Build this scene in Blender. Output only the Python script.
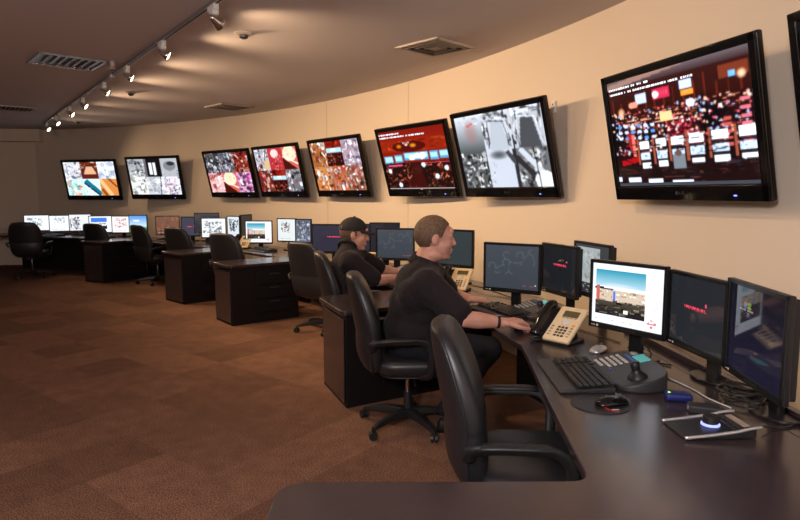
import bpy, bmesh, math, random
import numpy as np
from mathutils import Vector, Matrix, Euler
R_=math.radians
C=bpy.context.scene.collection
for o in list(bpy.data.objects): bpy.data.objects.remove(o)
sc=bpy.context.scene
# ------------------------------------------------------------ camera, light, exposure
cam_d=bpy.data.cameras.new('camera'); cam_d.sensor_width=36.0; cam_d.lens=600/800*36.0
cam=bpy.data.objects.new('camera',cam_d); C.objects.link(cam)
cam.location=(0,0,1.52); cam.rotation_euler=(R_(90)-math.atan(66/600.),0,0)
cam_d.clip_start=.05
sc.camera=cam
w=bpy.data.worlds.new('world'); sc.world=w; w.use_nodes=True
w.node_tree.nodes['Background'].inputs[0].default_value=(.03,.03,.035,1)
w.node_tree.nodes['Background'].inputs[1].default_value=1
sc.view_settings.view_transform='Standard'; sc.view_settings.look='None'
sc.view_settings.gamma=1; sc.view_settings.use_curve_mapping=False
sc.view_settings.exposure=0.12
TRACK_W=120; TRACK_COL=(1,.68,.40)
FILL_LAMPS=[((-.75,-.9,2.25),310,(1,.95,.97)),((-4.4,1.2,2.25),45,(1,.80,.70))]   # added fill lights out of frame, brightening ceiling and wall
for pos,pw,pc in FILL_LAMPS:
    l=bpy.data.lights.new('fill_light','POINT'); l.shadow_soft_size=.16; l.energy=pw; l.color=pc
    lo=bpy.data.objects.new('fill_light',l); C.objects.link(lo); lo.location=pos
# ------------------------------------------------------------ geometry of the curved wall
CX,CY,RR,H=-10.972,.105,13.246,2.86
DZ=.71
def PP(a,off):
    a=R_(a); return (CX+(RR-off)*math.cos(a), CY+(RR-off)*math.sin(a))
# ------------------------------------------------------------ materials
MAT={}
def mat(name,col,rough=.5,metal=0,spec=.5,emit=None,es=1,noise=None,bump=None,coat=0,sheen=0,sss=0):
    if name in MAT: return MAT[name]
    m=bpy.data.materials.new(name); m.use_nodes=True; nt=m.node_tree; b=nt.nodes['Principled BSDF']
    b.inputs['Base Color'].default_value=(*col,1); b.inputs['Roughness'].default_value=rough
    b.inputs['Metallic'].default_value=metal; b.inputs['Specular IOR Level'].default_value=spec
    b.inputs['Coat Weight'].default_value=coat; b.inputs['Sheen Weight'].default_value=sheen
    if sss: b.inputs['Subsurface Weight'].default_value=sss; b.inputs['Subsurface Radius'].default_value=(.02,.008,.004); b.inputs['Subsurface Scale'].default_value=.5
    if emit: b.inputs['Emission Color'].default_value=(*emit,1); b.inputs['Emission Strength'].default_value=es
    tc=nt.nodes.new('ShaderNodeTexCoord')
    if noise:  # (scale, colour2, [detail])
        n=nt.nodes.new('ShaderNodeTexNoise'); n.inputs['Scale'].default_value=noise[0]; n.inputs['Detail'].default_value=6
        nt.links.new(tc.outputs['Object'],n.inputs['Vector'])
        mx=nt.nodes.new('ShaderNodeValToRGB'); mx.color_ramp.elements[0].position=.35; mx.color_ramp.elements[1].position=.65
        mx.color_ramp.elements[0].color=(*col,1); mx.color_ramp.elements[1].color=(*noise[1],1)
        nt.links.new(n.outputs['Fac'],mx.inputs[0]); nt.links.new(mx.outputs[0],b.inputs['Base Color'])
    if bump:   # (scale, strength, dist)
        n=nt.nodes.new('ShaderNodeTexNoise'); n.inputs['Scale'].default_value=bump[0]; n.inputs['Detail'].default_value=4
        nt.links.new(tc.outputs['Object'],n.inputs['Vector'])
        bp=nt.nodes.new('ShaderNodeBump'); bp.inputs['Strength'].default_value=bump[1]; bp.inputs['Distance'].default_value=bump[2]
        nt.links.new(n.outputs['Fac'],bp.inputs['Height']); nt.links.new(bp.outputs[0],b.inputs['Normal'])
    MAT[name]=m; return m
def carpet():
    m=bpy.data.materials.new('carpet'); m.use_nodes=True; nt=m.node_tree; b=nt.nodes['Principled BSDF']
    L=nt.links.new; N=nt.nodes.new
    tc=N('ShaderNodeTexCoord'); mp=N('ShaderNodeMapping'); mp.inputs['Rotation'].default_value=(0,0,R_(38)); mp.inputs['Scale'].default_value=(2.2,2.2,2.2)
    L(tc.outputs['Object'],mp.inputs[0])
    fl=N('ShaderNodeVectorMath'); fl.operation='FLOOR'; L(mp.outputs[0],fl.inputs[0])
    wn=N('ShaderNodeTexWhiteNoise'); wn.noise_dimensions='2D'; L(fl.outputs[0],wn.inputs['Vector'])
    n1=N('ShaderNodeTexNoise'); n1.inputs['Scale'].default_value=150; n1.inputs['Detail'].default_value=3; L(tc.outputs['Object'],n1.inputs['Vector'])
    n2=N('ShaderNodeTexNoise'); n2.inputs['Scale'].default_value=9; n2.inputs['Detail'].default_value=4; L(tc.outputs['Object'],n2.inputs['Vector'])
    r=N('ShaderNodeValToRGB'); r.color_ramp.elements[0].position=.36; r.color_ramp.elements[1].position=.66
    r.color_ramp.elements[0].color=(.050,.027,.020,1); r.color_ramp.elements[1].color=(.40,.205,.125,1); L(n1.outputs['Fac'],r.inputs[0])
    mr=N('ShaderNodeMapRange'); mr.inputs[3].default_value=.76; mr.inputs[4].default_value=1.14; L(wn.outputs['Value'],mr.inputs[0])
    mr2=N('ShaderNodeMapRange'); mr2.inputs[1].default_value=.3; mr2.inputs[2].default_value=.7; mr2.inputs[3].default_value=.86; mr2.inputs[4].default_value=1.12; L(n2.outputs['Fac'],mr2.inputs[0])
    mu=N('ShaderNodeMath'); mu.operation='MULTIPLY'; L(mr.outputs[0],mu.inputs[0]); L(mr2.outputs[0],mu.inputs[1])
    vm=N('ShaderNodeVectorMath'); vm.operation='SCALE'; L(r.outputs[0],vm.inputs[0]); L(mu.outputs[0],vm.inputs['Scale'])
    L(vm.outputs[0],b.inputs['Base Color']); b.inputs['Roughness'].default_value=.95; b.inputs['Specular IOR Level'].default_value=.1
    bp=N('ShaderNodeBump'); bp.inputs['Strength'].default_value=.6; bp.inputs['Distance'].default_value=.004; L(n1.outputs['Fac'],bp.inputs['Height']); L(bp.outputs[0],b.inputs['Normal'])
    return m
M_carpet=carpet()
M_wall=mat('wall_paint',(.76,.64,.51),.75,spec=.25,bump=(160,.12,.002))
M_ceil=mat('ceiling_paint',(.60,.54,.54),.85,spec=.1)
M_top=mat('espresso_laminate',(.036,.025,.028),.22,spec=.6,noise=(14,(.046,.032,.034)),bump=(220,.05,.001))
M_cab=mat('black_laminate',(.010,.0075,.008),.5,spec=.22)
M_lea=mat('black_leather',(.014,.014,.017),.42,spec=.6,bump=(90,.25,.002))
M_plas=mat('black_plastic',(.014,.014,.015),.42,spec=.4)
M_bez=mat('monitor_plastic',(.010,.010,.011),.3,spec=.4)
M_gloss=mat('piano_black',(.005,.005,.006),.1,spec=.5)
M_chrome=mat('chrome',(.7,.68,.66),.18,metal=1)
M_alu=mat('brushed_metal',(.55,.55,.56),.35,metal=1)
M_grey=mat('grey_plastic',(.075,.075,.082),.45)
M_dgrey=mat('dark_grey_plastic',(.03,.03,.034),.45)
M_key=mat('key_plastic',(.02,.02,.022),.5)
M_lkey=mat('pale_keys',(.45,.44,.42),.5)
M_wht=mat('white_plastic',(.72,.70,.66),.45)
M_beige=mat('champagne_plastic',(.80,.64,.40),.35)
M_silver=mat('silver_plastic',(.5,.5,.52),.25,metal=.6)
M_blue=mat('blue_plastic',(.01,.02,.13),.3)
M_bkey=mat('blue_keys',(.03,.12,.5),.4)
M_red=mat('red_print',(.5,.02,.02),.5)
M_okey=mat('orange_key',(.8,.35,.05),.5)
M_teal=mat('teal_display',(.03,.12,.12),.25,emit=(.07,.30,.28),es=.9)
M_olive=mat('olive_display',(.12,.10,.04),.25)
M_bluelight=mat('blue_light',(.2,.2,.5),.3,emit=(.30,.38,1),es=1.5)
M_led=mat('blue_led',(.1,.1,.4),.3,emit=(.15,.2,1),es=3)
M_bulb=mat('lamp_bulb',(1,.9,.8),.3,emit=(1,.86,.66),es=4)
M_panel=mat('panel_diffuser',(.8,.8,.8),.5,emit=(1,.95,.9),es=1)
M_skin=mat('skin',(.56,.28,.20),.5,spec=.4,sss=.12,noise=(16,(.62,.33,.25)))
M_hair=mat('brown_hair',(.085,.048,.028),.7,noise=(60,(.15,.09,.055)),bump=(300,.6,.003))
M_shirt=mat('black_shirt',(.017,.013,.015),.85,spec=.15,sheen=.04,bump=(260,.3,.002))
M_trous=mat('black_trousers',(.014,.014,.018),.9,spec=.2)
M_jean=mat('blue_jeans',(.13,.17,.28),.9,noise=(60,(.2,.25,.36)))
M_shoe=mat('black_shoe',(.01,.01,.01),.4)
M_eye=mat('eye',(.7,.68,.65),.2)
M_iris=mat('iris',(.03,.02,.015),.2)
M_lip=mat('lips',(.42,.15,.12),.5)
M_brow=mat('eyebrow',(.16,.09,.05),.8)
M_cord=mat('black_cord',(.012,.012,.012),.45)
M_wcord=mat('white_cord',(.5,.5,.5),.45)
# ------------------------------------------------------------ mesh helpers
def _m(loc=(0,0,0),rot=(0,0,0)): return Matrix.Translation(Vector(loc))@Euler(rot).to_matrix().to_4x4()
def box(bm,c,s,rot=(0,0,0)):
    r=bmesh.ops.create_cube(bm,size=1); M=_m(c,rot)@Matrix.Diagonal((*s,1))
    for v in r['verts']: v.co=M@v.co
    return r['verts']
def cyl(bm,p0,p1,r0,r1=None,n=16):
    if r1 is None: r1=r0
    p0=Vector(p0);p1=Vector(p1);d=p1-p0
    r=bmesh.ops.create_cone(bm,cap_ends=True,segments=n,radius1=r0,radius2=max(r1,1e-5),depth=d.length)
    M=Matrix.Translation((p0+p1)/2)@Vector((0,0,1)).rotation_difference(d.normalized()).to_matrix().to_4x4()
    for v in r['verts']: v.co=M@v.co
def ell(bm,c,r,rot=(0,0,0),u=20,v=12):
    q=bmesh.ops.create_uvsphere(bm,u_segments=u,v_segments=v,radius=1); M=_m(c,rot)@Matrix.Diagonal((*r,1))
    for x in q['verts']: x.co=M@x.co
    return q['verts']
def capsule(bm,p0,p1,r0,r1=None):
    if r1 is None: r1=r0
    cyl(bm,p0,p1,r0,r1,14); ell(bm,p0,(r0,)*3,u=14,v=8); ell(bm,p1,(r1,)*3,u=14,v=8)
def catmull(P,n=8,closed=False):
    P=[Vector(p) for p in P]; out=[]; N=len(P)
    rng=range(N) if closed else range(N-1)
    for i in rng:
        if closed: a,b,c,d=P[i-1],P[i],P[(i+1)%N],P[(i+2)%N]
        else: a=P[max(i-1,0)];b=P[i];c=P[i+1];d=P[min(i+2,N-1)]
        for k in range(n):
            t=k/n; out.append(.5*((2*b)+(c-a)*t+(2*a-5*b+4*c-d)*t*t+(3*b-a-3*c+d)*t**3))
    if not closed: out.append(P[-1])
    return out
def tube(bm,pts,r,n=8,closed=False,flat=1.0,up=(0,0,1)):
    """swept tube; flat squashes the section along the second axis; r may be a list"""
    pts=[Vector(p) for p in pts]; N=len(pts); rings=[]
    rs=r if isinstance(r,(list,tuple)) else [r]*N
    u=None
    for i,p in enumerate(pts):
        a=pts[(i-1)%N] if (closed or i>0) else p; b=pts[(i+1)%N] if (closed or i<N-1) else p
        t=(b-a).normalized()
        if u is None:
            u=Vector(up); 
            if abs(u.dot(t))>.95: u=Vector((0,1,0))
        u=(u-t*u.dot(t)).normalized(); s=t.cross(u)
        rings.append([bm.verts.new(p+s*math.cos(2*math.pi*k/n)*rs[i]+u*math.sin(2*math.pi*k/n)*rs[i]*flat) for k in range(n)])
    for i in range(N if closed else N-1):
        A=rings[i];B=rings[(i+1)%N]
        for k in range(n): bm.faces.new((A[k],A[(k+1)%n],B[(k+1)%n],B[k]))
    if not closed: bm.faces.new(rings[0][::-1]); bm.faces.new(rings[-1])
def lathe(bm,prof,c=(0,0,0),n=24,rot=None):
    rings=[]; M=(rot or Matrix.Identity(3)).to_4x4()
    for r,z in prof: rings.append([bm.verts.new(M@Vector((r*math.cos(2*math.pi*k/n),r*math.sin(2*math.pi*k/n),z))+Vector(c)) for k in range(n)])
    for A,B in zip(rings,rings[1:]):
        for k in range(n): bm.faces.new((A[k],A[(k+1)%n],B[(k+1)%n],B[k]))
    bm.faces.new(rings[0][::-1]); bm.faces.new(rings[-1])
def prism(bm,pts,z0,z1,M=None):
    M=M or Matrix.Identity(4)
    a=[bm.verts.new(M@Vector((x,y,z0))) for x,y in pts]; b=[bm.verts.new(M@Vector((x,y,z1))) for x,y in pts]; n=len(pts)
    bm.faces.new(a[::-1]); bm.faces.new(b)
    for i in range(n): bm.faces.new((a[i],a[(i+1)%n],b[(i+1)%n],b[i]))
def loft(bm,rings,cap=True):
    V=[[bm.verts.new(p) for p in r] for r in rings]; n=len(V[0])
    for A,B in zip(V,V[1:]):
        for k in range(n): bm.faces.new((A[k],A[(k+1)%n],B[(k+1)%n],B[k]))
    if cap: bm.faces.new(V[0][::-1]); bm.faces.new(V[-1])
def obj(name,bm,m,parent=None,bevel=0,smooth=False,sub=0,seg=2,ang=40):
    bmesh.ops.recalc_face_normals(bm,faces=bm.faces[:])
    me=bpy.data.meshes.new(name); bm.to_mesh(me); bm.free()
    o=bpy.data.objects.new(name,me); C.objects.link(o); me.materials.append(m)
    if smooth:
        for p in me.polygons: p.use_smooth=True
    if bevel:
        b=o.modifiers.new('bevel','BEVEL'); b.width=bevel; b.segments=seg; b.limit_method='ANGLE'; b.angle_limit=R_(ang)
        for p in me.polygons: p.use_smooth=True
        w_=o.modifiers.new('wn','WEIGHTED_NORMAL'); w_.keep_sharp=False
    if sub:
        s=o.modifiers.new('sub','SUBSURF'); s.levels=sub; s.render_levels=sub
    if parent is not None: o.parent=parent
    return o
def BM(): return bmesh.new()
def tag(o,label=None,cat=None,group=None,kind=None):
    if label: o['label']=label
    if cat: o['category']=cat
    if group: o['group']=group
    if kind: o['kind']=kind
    return o
def empty(name,loc=(0,0,0),rz=0,label=None,cat=None,group=None,rot=None):
    o=bpy.data.objects.new(name,None); C.objects.link(o); o.location=loc; o.rotation_euler=rot or (0,0,rz); o.empty_display_size=.1
    return tag(o,label,cat,group)
def kids(o): return [c for c in bpy.data.objects if c.parent==o]
def copy_tree(o,parent=None):
    c=o.copy(); C.objects.link(c); c.parent=parent
    for ch in kids(o): copy_tree(ch,c)
    return c
def place(proto,loc,rz,label,group=None,first=False,name=None):
    o=proto if first else copy_tree(proto)
    o.location=loc; o.rotation_euler=(0,0,rz); o['label']=label
    if group: o['group']=group
    return o
def organic(name,prims,voxel,m,parent=None,smooth=6,disp=None,fac=.5):
    bm=BM()
    for p in prims:
        if p[0]=='c': capsule(bm,*p[1:])
        elif p[0]=='e': ell(bm,*p[1:])
        elif p[0]=='b': box(bm,*p[1:])
    me=bpy.data.meshes.new('tmp'); bm.to_mesh(me); bm.free()
    t=bpy.data.objects.new('tmp',me); C.objects.link(t)
    r=t.modifiers.new('r','REMESH'); r.mode='VOXEL'; r.voxel_size=voxel; r.use_smooth_shade=True
    s=t.modifiers.new('s','SMOOTH'); s.factor=fac; s.iterations=smooth
    if disp:
        tx=bpy.data.textures.new('folds','CLOUDS'); tx.noise_scale=disp[0]; tx.noise_depth=2
        d=t.modifiers.new('d','DISPLACE'); d.texture=tx; d.strength=disp[1]; d.mid_level=.5; d.texture_coords='GLOBAL'
    bpy.context.view_layer.update()
    dg=bpy.context.evaluated_depsgraph_get()
    nm=bpy.data.meshes.new_from_object(t.evaluated_get(dg)); nm.name=name
    bpy.data.objects.remove(t)
    o=bpy.data.objects.new(name,nm); C.objects.link(o); nm.materials.clear(); nm.materials.append(m)
    for p in nm.polygons: p.use_smooth=True
    if parent is not None: o.parent=parent
    return o
# ------------------------------------------------------------ pictures shown on the screens (painted as mesh colours)
class Pic:
    def __init__(s,w,h,bg=(0,0,0),seed=0):
        s.w,s.h=w,h; s.a=np.zeros((h,w,3)); s.a[:]=bg; s.r=np.random.RandomState(seed)
        s.Y,s.X=np.mgrid[0:h,0:w]; s.X=(s.X+.5)/w; s.Y=(s.Y+.5)/h      # y down
    def msk(s,m):
        if s.cl: m=m&(s.X>=s.cl[0])&(s.X<s.cl[2])&(s.Y>=s.cl[1])&(s.Y<s.cl[3])
        return m
    cl=None
    def rect(s,x0,y0,x1,y1,c,al=1):
        m=s.msk((s.X>=x0)&(s.X<x1)&(s.Y>=y0)&(s.Y<y1)); s.a[m]=s.a[m]*(1-al)+np.array(c)*al
    def ell(s,x,y,rx,ry,c,al=1,soft=False):
        d=((s.X-x)/rx)**2+((s.Y-y)/ry)**2
        k=(np.clip(1-d,0,1)*al) if soft else (d<1)*al
        k=(k*s.msk(np.ones_like(d,bool)))[...,None]; s.a=s.a*(1-k)+np.array(c)*k
    def line(s,x0,y0,x1,y1,t,c,al=1,asp=1.3):
        dx,dy=(x1-x0)*asp,y1-y0; L=max(math.hypot(dx,dy),1e-6)
        u=((s.X-x0)*asp*dx+(s.Y-y0)*dy)/L; v=np.abs((s.X-x0)*asp*dy-(s.Y-y0)*dx)/L
        m=s.msk((u>=0)&(u<=L)&(v<t/2)); s.a[m]=s.a[m]*(1-al)+np.array(c)*al
    def grad(s,x0,y0,x1,y1,c0,c1):
        m=s.msk((s.X>=x0)&(s.X<x1)&(s.Y>=y0)&(s.Y<y1)); k=((s.Y-y0)/(y1-y0))[...,None]
        g=np.array(c0)*(1-k)+np.array(c1)*k; s.a[m]=g[m]
    def blur(s,k=1):
        for _ in range(k):
            p=np.pad(s.a,((1,1),(1,1),(0,0)),'edge'); s.a=(p[1:-1,1:-1]*2+p[:-2,1:-1]+p[2:,1:-1]+p[1:-1,:-2]+p[1:-1,2:])/6
    def busy(s,x0,y0,x1,y1,pal,n=40,bg=None,sz=.16):
        r=s.r; W,Hh=x1-x0,y1-y0; oc=s.cl
        s.cl=(x0,y0,x1,y1) if not oc else (max(x0,oc[0]),max(y0,oc[1]),min(x1,oc[2]),min(y1,oc[3]))
        if bg is not None: s.rect(x0,y0,x1,y1,bg)
        n=int(n*1.8)
        for i in range(n):
            c=np.array(pal[r.randint(len(pal))])*(.6+.7*r.rand()); q=r.rand()
            x=x0+W*r.rand(); y=y0+Hh*r.rand(); z=sz*(1.1-.7*i/n)
            if q<.45: s.ell(x,y,W*z*(.15+.8*r.rand()),Hh*z*(.15+.8*r.rand()),c,.8)
            elif q<.75:
                a=r.rand()*3.14; l=.3*r.rand(); s.line(x,y,x+W*l*math.cos(a),y+Hh*l*math.sin(a),Hh*.04*(.4+r.rand()),c,.85)
            else: s.rect(x,y,x+W*z*r.rand()*1.2,y+Hh*z*r.rand()*1.2,c,.8)
        s.cl=oc
    def scrawl(s,x0,y0,x1,h,c,al=1):    # small lettering too small to read
        x=x0
        while x<x1:
            wd=.010+.012*s.r.rand()
            if s.r.rand()>.14: s.rect(x,y0+h*.12*s.r.rand(),x+wd*.75,y0+h*(1-.12*s.r.rand()),c,al)
            x+=wd
    def out(s,g=1.75): return np.clip(s.a,0,1.6)**g*1.06
WH=(.95,.96,1.0); BK=(.01,.01,.012)
PAL_RED=[(.5,.05,.03),(.7,.25,.12),(.9,.55,.4),(.12,.02,.02),(.95,.8,.75),(.3,.05,.05)]
PAL_GREY=[(.85,.88,.92),(.5,.52,.55),(.08,.08,.09),(.25,.26,.28),(1,1,1),(.03,.03,.03)]
PAL_PINK=[(.95,.75,.75),(.8,.35,.4),(.9,.55,.5),(1,.9,.88),(.5,.12,.12),(.85,.5,.65)]
PAL_TAN=[(.6,.28,.1),(.8,.5,.25),(.35,.1,.05),(.9,.8,.7),(.95,.95,.95),(.15,.07,.05)]
PAL_MIX=[(.75,.78,.85),(.2,.22,.3),(.05,.05,.06),(.6,.3,.25),(.9,.9,.92),(.35,.38,.42)]
def scr(name,pic,W,Hh,parent,loc,rot=(0,0,0),es=1.0,rough=.1):
    """flat screen in local YZ plane facing +x, centred on loc; columns run towards viewer's right (+y when seen from +x)"""
    h,w,_=pic.shape
    ys=np.linspace(-W/2,W/2,w+1); zs=np.linspace(Hh/2,-Hh/2,h+1)
    me=bpy.data.meshes.new(name)
    V=[(0,float(y),float(z)) for z in zs for y in ys]
    F=[(r*(w+1)+c,(r+1)*(w+1)+c,(r+1)*(w+1)+c+1,r*(w+1)+c+1) for r in range(h) for c in range(w)]
    me.from_pydata(V,[],F); me.update()
    at=me.color_attributes.new('picture','FLOAT_COLOR','CORNER')
    col=np.ones((h*w,4,4),dtype=np.float32); col[:,:,:3]=pic.reshape(-1,3)[:,None,:]
    at.data.foreach_set('color',col.ravel())
    key='screen_%s_%s'%(es,rough)
    if key not in MAT:
        m=bpy.data.materials.new('lit_screen'); m.use_nodes=True; nt=m.node_tree; b=nt.nodes['Principled BSDF']
        a=nt.nodes.new('ShaderNodeAttribute'); a.attribute_name='picture'
        b.inputs['Base Color'].default_value=(.006,.006,.008,1); b.inputs['Roughness'].default_value=rough; b.inputs['Specular IOR Level'].default_value=.5
        nt.links.new(a.outputs['Color'],b.inputs['Emission Color']); b.inputs['Emission Strength'].default_value=es
        MAT[key]=m
    me.materials.append(MAT[key])
    o=bpy.data.objects.new(name,me); C.objects.link(o); o.location=loc; o.rotation_euler=rot
    if parent is not None: o.parent=parent
    return o
# ---- the six-camera mosaics
def six(painters,w=108,h=66,gap=BK,seed=1,g=.004):
    p=Pic(w,h,gap,seed)
    for i,f in enumerate(painters):
        c,r=i%3,i//3; x0,y0=c/3+g,r/2+g; p.cl=(x0,y0,x0+1/3-2*g,y0+.5-2*g); f(p,*p.cl); p.cl=None
    p.blur(); return p.out()
def cell(pal,n=45,bg=None,sz=.16): return lambda p,a,b,c,d: p.busy(a,b,c,d,pal,n,bg,sz)
def corridor(light,dark,rail=(.3,.3,.32)):
    def f(p,a,b,c,d):
        W,Hh=c-a,d-b; p.rect(a,b,c,d,light)
        for k in range(14): p.ell(a+W*(.1+.8*p.r.rand()),b+Hh*.12*p.r.rand(),W*.06,Hh*.06,rail)
        for k in np.linspace(0,1,16): p.rect(a+W*(.32-.14*k),b+Hh*(.25+.7*k),a+W*(.7+.16*k),b+Hh*(.31+.7*k),dark)
        p.busy(a,b,c,b+Hh*.24,PAL_GREY,14,None,.2); p.busy(a,b,a+W*.2,d,PAL_GREY,12,None,.25); p.busy(a+W*.8,b,c,d,PAL_GREY,12,None,.25)
        p.line(a+W*.18,b+Hh*.2,a+W*.8,b+Hh*.28,.018,rail)
        p.line(a+W*.22,b+Hh*.2,a+W*.12,d-Hh*.04,.01,rail); p.line(a+W*.74,b+Hh*.25,a+W*.92,d-Hh*.04,.01,rail)
    return f
def redhall(p,a,b,c,d):
    W,Hh=c-a,d-b; p.busy(a,b,c,d,[(.5,.06,.02),(.7,.15,.05),(.3,.02,.01),(.1,.01,.01)],40,(.45,.05,.02))
    p.rect(a+W*.02,b+Hh*.28,c-W*.02,b+Hh*.44,(.6,.85,.95)); p.rect(a+W*.3,b+Hh*.3,a+W*.6,b+Hh*.4,(1,1,1))
    p.busy(a,b+Hh*.5,c,d,[(.2,.02,.02),(.06,.01,.01),(.6,.2,.15),(.8,.5,.4)],40,(.12,.01,.01),.1)
def tablefan(p,a,b,c,d):
    W,Hh=c-a,d-b; p.rect(a,b,c,d,(.75,.3,.25)); p.ell(a+W*.5,b+Hh*.3,W*.45,Hh*.35,(1,.85,.7)); p.busy(a+W*.1,b,c,b+Hh*.5,PAL_PINK,12,None,.1)
    for k in np.linspace(0,1,20): p.rect(a,b+Hh*(.5+.5*k),a+W*(.1+.8*k),b+Hh*(.56+.5*k),(.2,.04,.03))
    p.line(a,b+Hh*.4,c,b+Hh*.78,.03,(1,.95,.85))
    m=None
PIC_TV={}
PIC_TV[1]=six([cell([(.75,.8,.9),(.9,.92,1),(.35,.45,.3),(.5,.3,.2),(.25,.3,.5)],40,(.8,.8,.85)),
  lambda p,a,b,c,d:(p.rect(a,b,c,d,(.28,.08,.05)),p.busy(a,b,c,b+.2,PAL_TAN,22),[p.rect(a+.05+.06*(1-k)*1,b+.13+.2*k,c-.03-.06*(1-k),b+.16+.2*k,(.85,.62,.45)) for k in np.linspace(0,1,12)]),
  cell([(.9,.93,1),(.75,.82,.95),(1,1,1),(.55,.62,.8)],26,(.92,.95,1),.3),
  cell([(.55,.9,.85),(.95,.95,.95),(.8,.4,.35),(.35,.75,.7),(.9,.85,.8)],36,(.7,.92,.9),.22),
  lambda p,a,b,c,d:(p.rect(a,b,c,d,(.8,.92,.95)),p.line(a+.05,b+.05,c,d-.02,.13,(.05,.35,.45)),p.line(a+.02,b+.12,c-.03,d,.04,(.03,.06,.12)),p.busy(a,b+.25,a+.16,d,[(.9,.95,1),(.6,.8,.85)],10)),
  lambda p,a,b,c,d:(p.rect(a,b,c,d,(.8,.45,.2)),p.line(a,b,a+.2,d,.10,(.95,.7,.45)),p.line(a+.18,b,c,b+.25,.05,(.45,.2,.08)),p.line(a+.02,b+.3,a+.1,d,.07,(.5,.2,.08)))],gap=(.9,.9,.95),seed=3)
PIC_TV[2]=six([cell(PAL_GREY,45,(.6,.62,.65)),
  lambda p,a,b,c,d:(p.rect(a,b,c,d,(.03,.03,.04)),p.rect(a+.09,b+.1,a+.15,d-.06,(.9,.92,.95)),p.rect(a+.17,b+.1,a+.23,d-.04,(.9,.92,.95)),p.rect(a,b,a+.04,d,(.3,.3,.32))),
  lambda p,a,b,c,d:(p.rect(a,b,c,d,(.62,.64,.67)),p.ell(a+.17,b+.2,.12,.13,(.4,.42,.44)),p.ell(a+.2,b+.14,.08,.05,(.12,.12,.13)),p.busy(a,b+.3,c,d,PAL_GREY,12,None,.12)),
  cell([(.95,.95,.95),(.8,.8,.78),(.3,.3,.32),(.7,.68,.62)],34,(.85,.86,.86),.2),
  lambda p,a,b,c,d:(p.rect(a,b,c,d,(.72,.74,.78)),p.busy(a,b,c,d,[(.85,.87,.9),(.6,.62,.66)],24,None,.25),p.line(c-.03,b,c-.07,d,.02,(.1,.1,.12))),
  cell([(.9,.88,.95),(.6,.55,.7),(.1,.1,.12),(.8,.5,.55),(.3,.3,.4)],44,(.85,.86,.9))],gap=(.8,.8,.85),seed=5)
PIC_TV[3]=six([cell(PAL_MIX,60,(.12,.13,.13)),cell(PAL_MIX,70,(.25,.26,.3)),cell([(.6,.12,.08),(.8,.35,.2),(.1,.02,.02),(.9,.8,.8)],50,(.4,.1,.08)),
  cell(PAL_PINK,36,(.85,.65,.65),.22),tablefan,cell([(.75,.3,.6),(.9,.75,.85),(.55,.15,.4),(.95,.93,.95),(.15,.1,.15)],36,(.8,.55,.72),.22)],seed=7,gap=(.5,.3,.3))
PIC_TV[4]=six([lambda p,a,b,c,d:(p.busy(a,b,c,d,PAL_MIX,30,(.7,.68,.75)),p.line(a+.18,d-.1,c-.03,b,.02,(.05,.05,.06)),p.ell(c-.07,d-.12,.07,.12,(.8,.65,.45))),
  lambda p,a,b,c,d:(p.rect(a,b,c,d,(.65,.13,.15)),p.ell(a+.15,b+.12,.09,.1,(.95,.8,.78)),p.busy(a+.03,b+.15,c-.03,d,[(.75,.3,.33),(.95,.7,.7),(.55,.08,.1)],26,None,.14)),tablefan,
  cell(PAL_RED+[(.9,.85,.85),(.2,.15,.2)],48,(.3,.1,.1)),redhall,cell(PAL_GREY+[(.6,.3,.35)],46,(.35,.35,.38))],seed=11,gap=(.35,.15,.45))
PIC_TV[5]=six([cell(PAL_TAN,46,(.55,.28,.14)),redhall,cell([(.9,.88,.92),(.55,.45,.55),(.75,.6,.65),(.25,.2,.28),(1,1,1)],46,(.6,.5,.58)),
  cell(PAL_TAN+[(.85,.9,1)],40,(.72,.38,.18),.2),cell([(.75,.4,.2),(.9,.9,.95),(.6,.12,.1),(.3,.15,.1),(.5,.5,.7)],46,(.68,.33,.17)),
  cell([(.8,.75,.75),(.6,.15,.15),(.05,.05,.06),(.95,.95,.95),(.7,.4,.25)],50,(.45,.25,.18))],seed=13,gap=(.85,.75,.7))
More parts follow.
